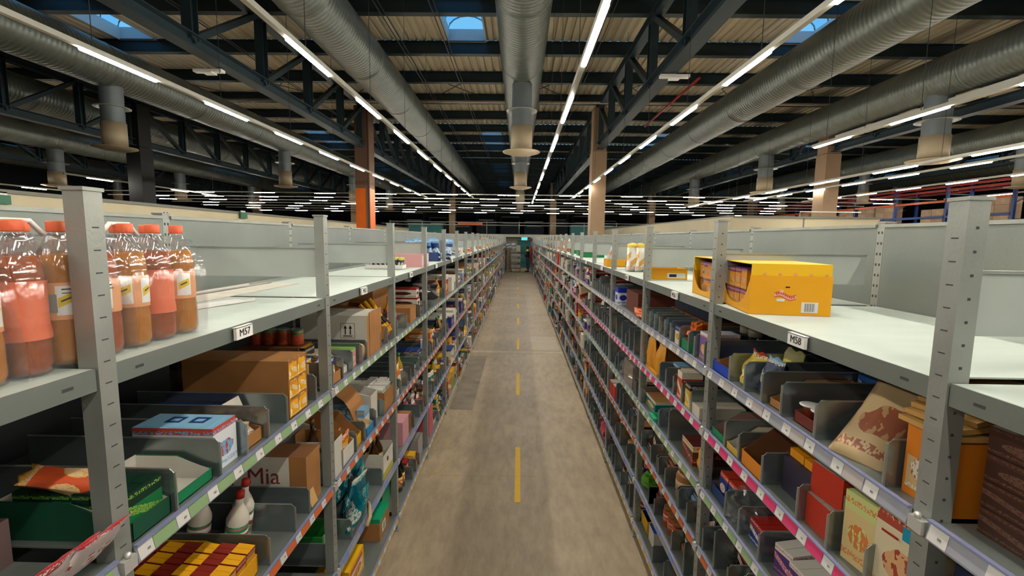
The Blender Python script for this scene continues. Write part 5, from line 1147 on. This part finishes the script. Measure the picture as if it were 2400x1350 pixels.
for z, n, hh in ((.225, 2, .28), (.645, 2, .26), (1.045, 2, .2)):
    for i in range(n):
        k += 1; b = MB(); x0 = .02+.32*i
        b.box(x0, x0+.3, .02, .48, 0, .01, tote).box(x0, x0+.3, .02, .03, 0, hh, tote).box(x0, x0+.3, .47, .48, 0, hh, tote).box(x0, x0+.01, .03, .47, 0, hh, tote).box(x0+.29, x0+.3, .03, .47, 0, hh, tote)
        solo('plastic_tote', b, 'pale grey tote on the picking trolley, %s tray, %s side' % (['lowest', 'middle', 'upper'][(k-1)//2], ['left', 'right'][i]), 'tote', (-.55, 31.0, z))
for i, (x, z, w, h, c, nm) in enumerate(((.02, 1.355, .28, .14, P(('white', 'blue', 'white')), 'white and blue'), (.34, 1.355, .3, .16, tote, 'pale grey'), (.02, 1.5, .3, .16, P(('green', 'white', 'white')), 'green and white'), (.03, 1.665, .26, .16, P(('white', 'green', 'black')), 'white green printed'),
                                      (.34, 1.52, .3, .14, tote, 'middle pale grey'), (.35, 1.665, .28, .14, tote, 'upper pale grey'), (.04, 1.83, .24, .14, P(('white', 'light blue', 'white')), 'white and light blue'))):
    solo('goods_carton', MB().box(x, x+w, .05, .42, 0, h, c), '%s carton stacked on top of the picking trolley' % nm, 'carton', (-.55, 31.0, z))
b = MB(); n = 12; vs = []
for j in range(n+1):
    for i in range(12):
        a = 2*PI*i/12; q = .17*(1+.14*mnoise.noise(Vector((math.cos(a)*2, math.sin(a)*2, j*.5)))); vs.append((q*math.cos(a)*1.0, q*math.sin(a)*1.5, .08+1.55*j/n))
fs = [(j*12+i, j*12+(i+1) % 12, (j+1)*12+(i+1) % 12, (j+1)*12+i) for j in range(n) for i in range(12)] + [tuple(range(12*n, 12*n+12))]
b.add(vs, fs, mat('beige wrapped cloth', '#a99a80', .7, 0, .2, 6), None, True)
t = thing('wrapped_roll_cage', 'tall beige wrapped roll cage at the end of the left rack', 'trolley', (-.76, 31.7, 0))
part('wrapped_load', b, t)
for x in (-.12, .12):
    for y in (-.15, .15): part('wheel', MB().lathe([(.05, -.015), (.05, .015)], 12, whl, Matrix.Translation((x, y, .051)) @ Matrix.Rotation(PI/2, 4, 'Y')), t)
solo('drink_multipack', MB().box(-.17, .17, -.2, .2, 0, .34, pmat('#d8e0e0', '#2a3f9a', '#3a8a6a', 7)), 'white blue and green multipack on top of the beige roll cage', 'multipack', (-.72, 31.7, 1.64))
hp = thing('hydrant_post', 'red fire hydrant cabinet post at the right rack end', 'cabinet', (.93, 32.6, 0))
part('cabinet', MB().box(-.14, .14, -.1, .1, .55, 1.75, mat('fire red cabinet', '#c4170c', .45)).box(-.11, .11, -.105, -.1, .62, 1.7, mat('fire red door', '#a8120a', .45)), hp)
part('post', MB().box(-.1, .1, .0, .1, 0, 2.38, mat('lavender panel', '#8a8cb8', .5)), hp); part('alarm_box', MB().box(-.13, .13, -.1, 0, 2.1, 2.3, mat('dark red box', '#5c120e', .5)), hp)
solo('escape_sign', MB().box(-.22, .22, -.02, .02, -.11, .11, mat('lit cyan sign', '#5fd8e0', .4, emit=.8)), 'lit cyan escape sign hanging under the mezzanine beyond the aisle', 'sign', (.38, 33.62, 2.27))
solo('teal_door', MB().box(-.55, .55, 0, .08, 0, 2.1, teal).box(-.5, .5, -.01, 0, .1, 2.0, mat('teal container paint', '#1d6b6b')).box(.4, .44, -.06, -.01, .95, 1.1, GALV), 'teal door panel behind the person at the aisle end', 'door', (.45, 36.0, 0))
solo('rear_wall_panel', MB().box(-8, -.12, 0, .1, 0, 2.36, mat('warm grey panel', '#8f897c', .7)).box(1.02, 8, 0, .1, 0, 2.36, mat('warm grey panel', '#8f897c')).box(-.12, 1.02, 0, .1, 2.12, 2.36, mat('warm grey panel', '#8f897c')), 'warm grey wall under the mezzanine around the teal door', 'wall panel', (0, 36.0, 0))
print('objects', len(bpy.data.objects))
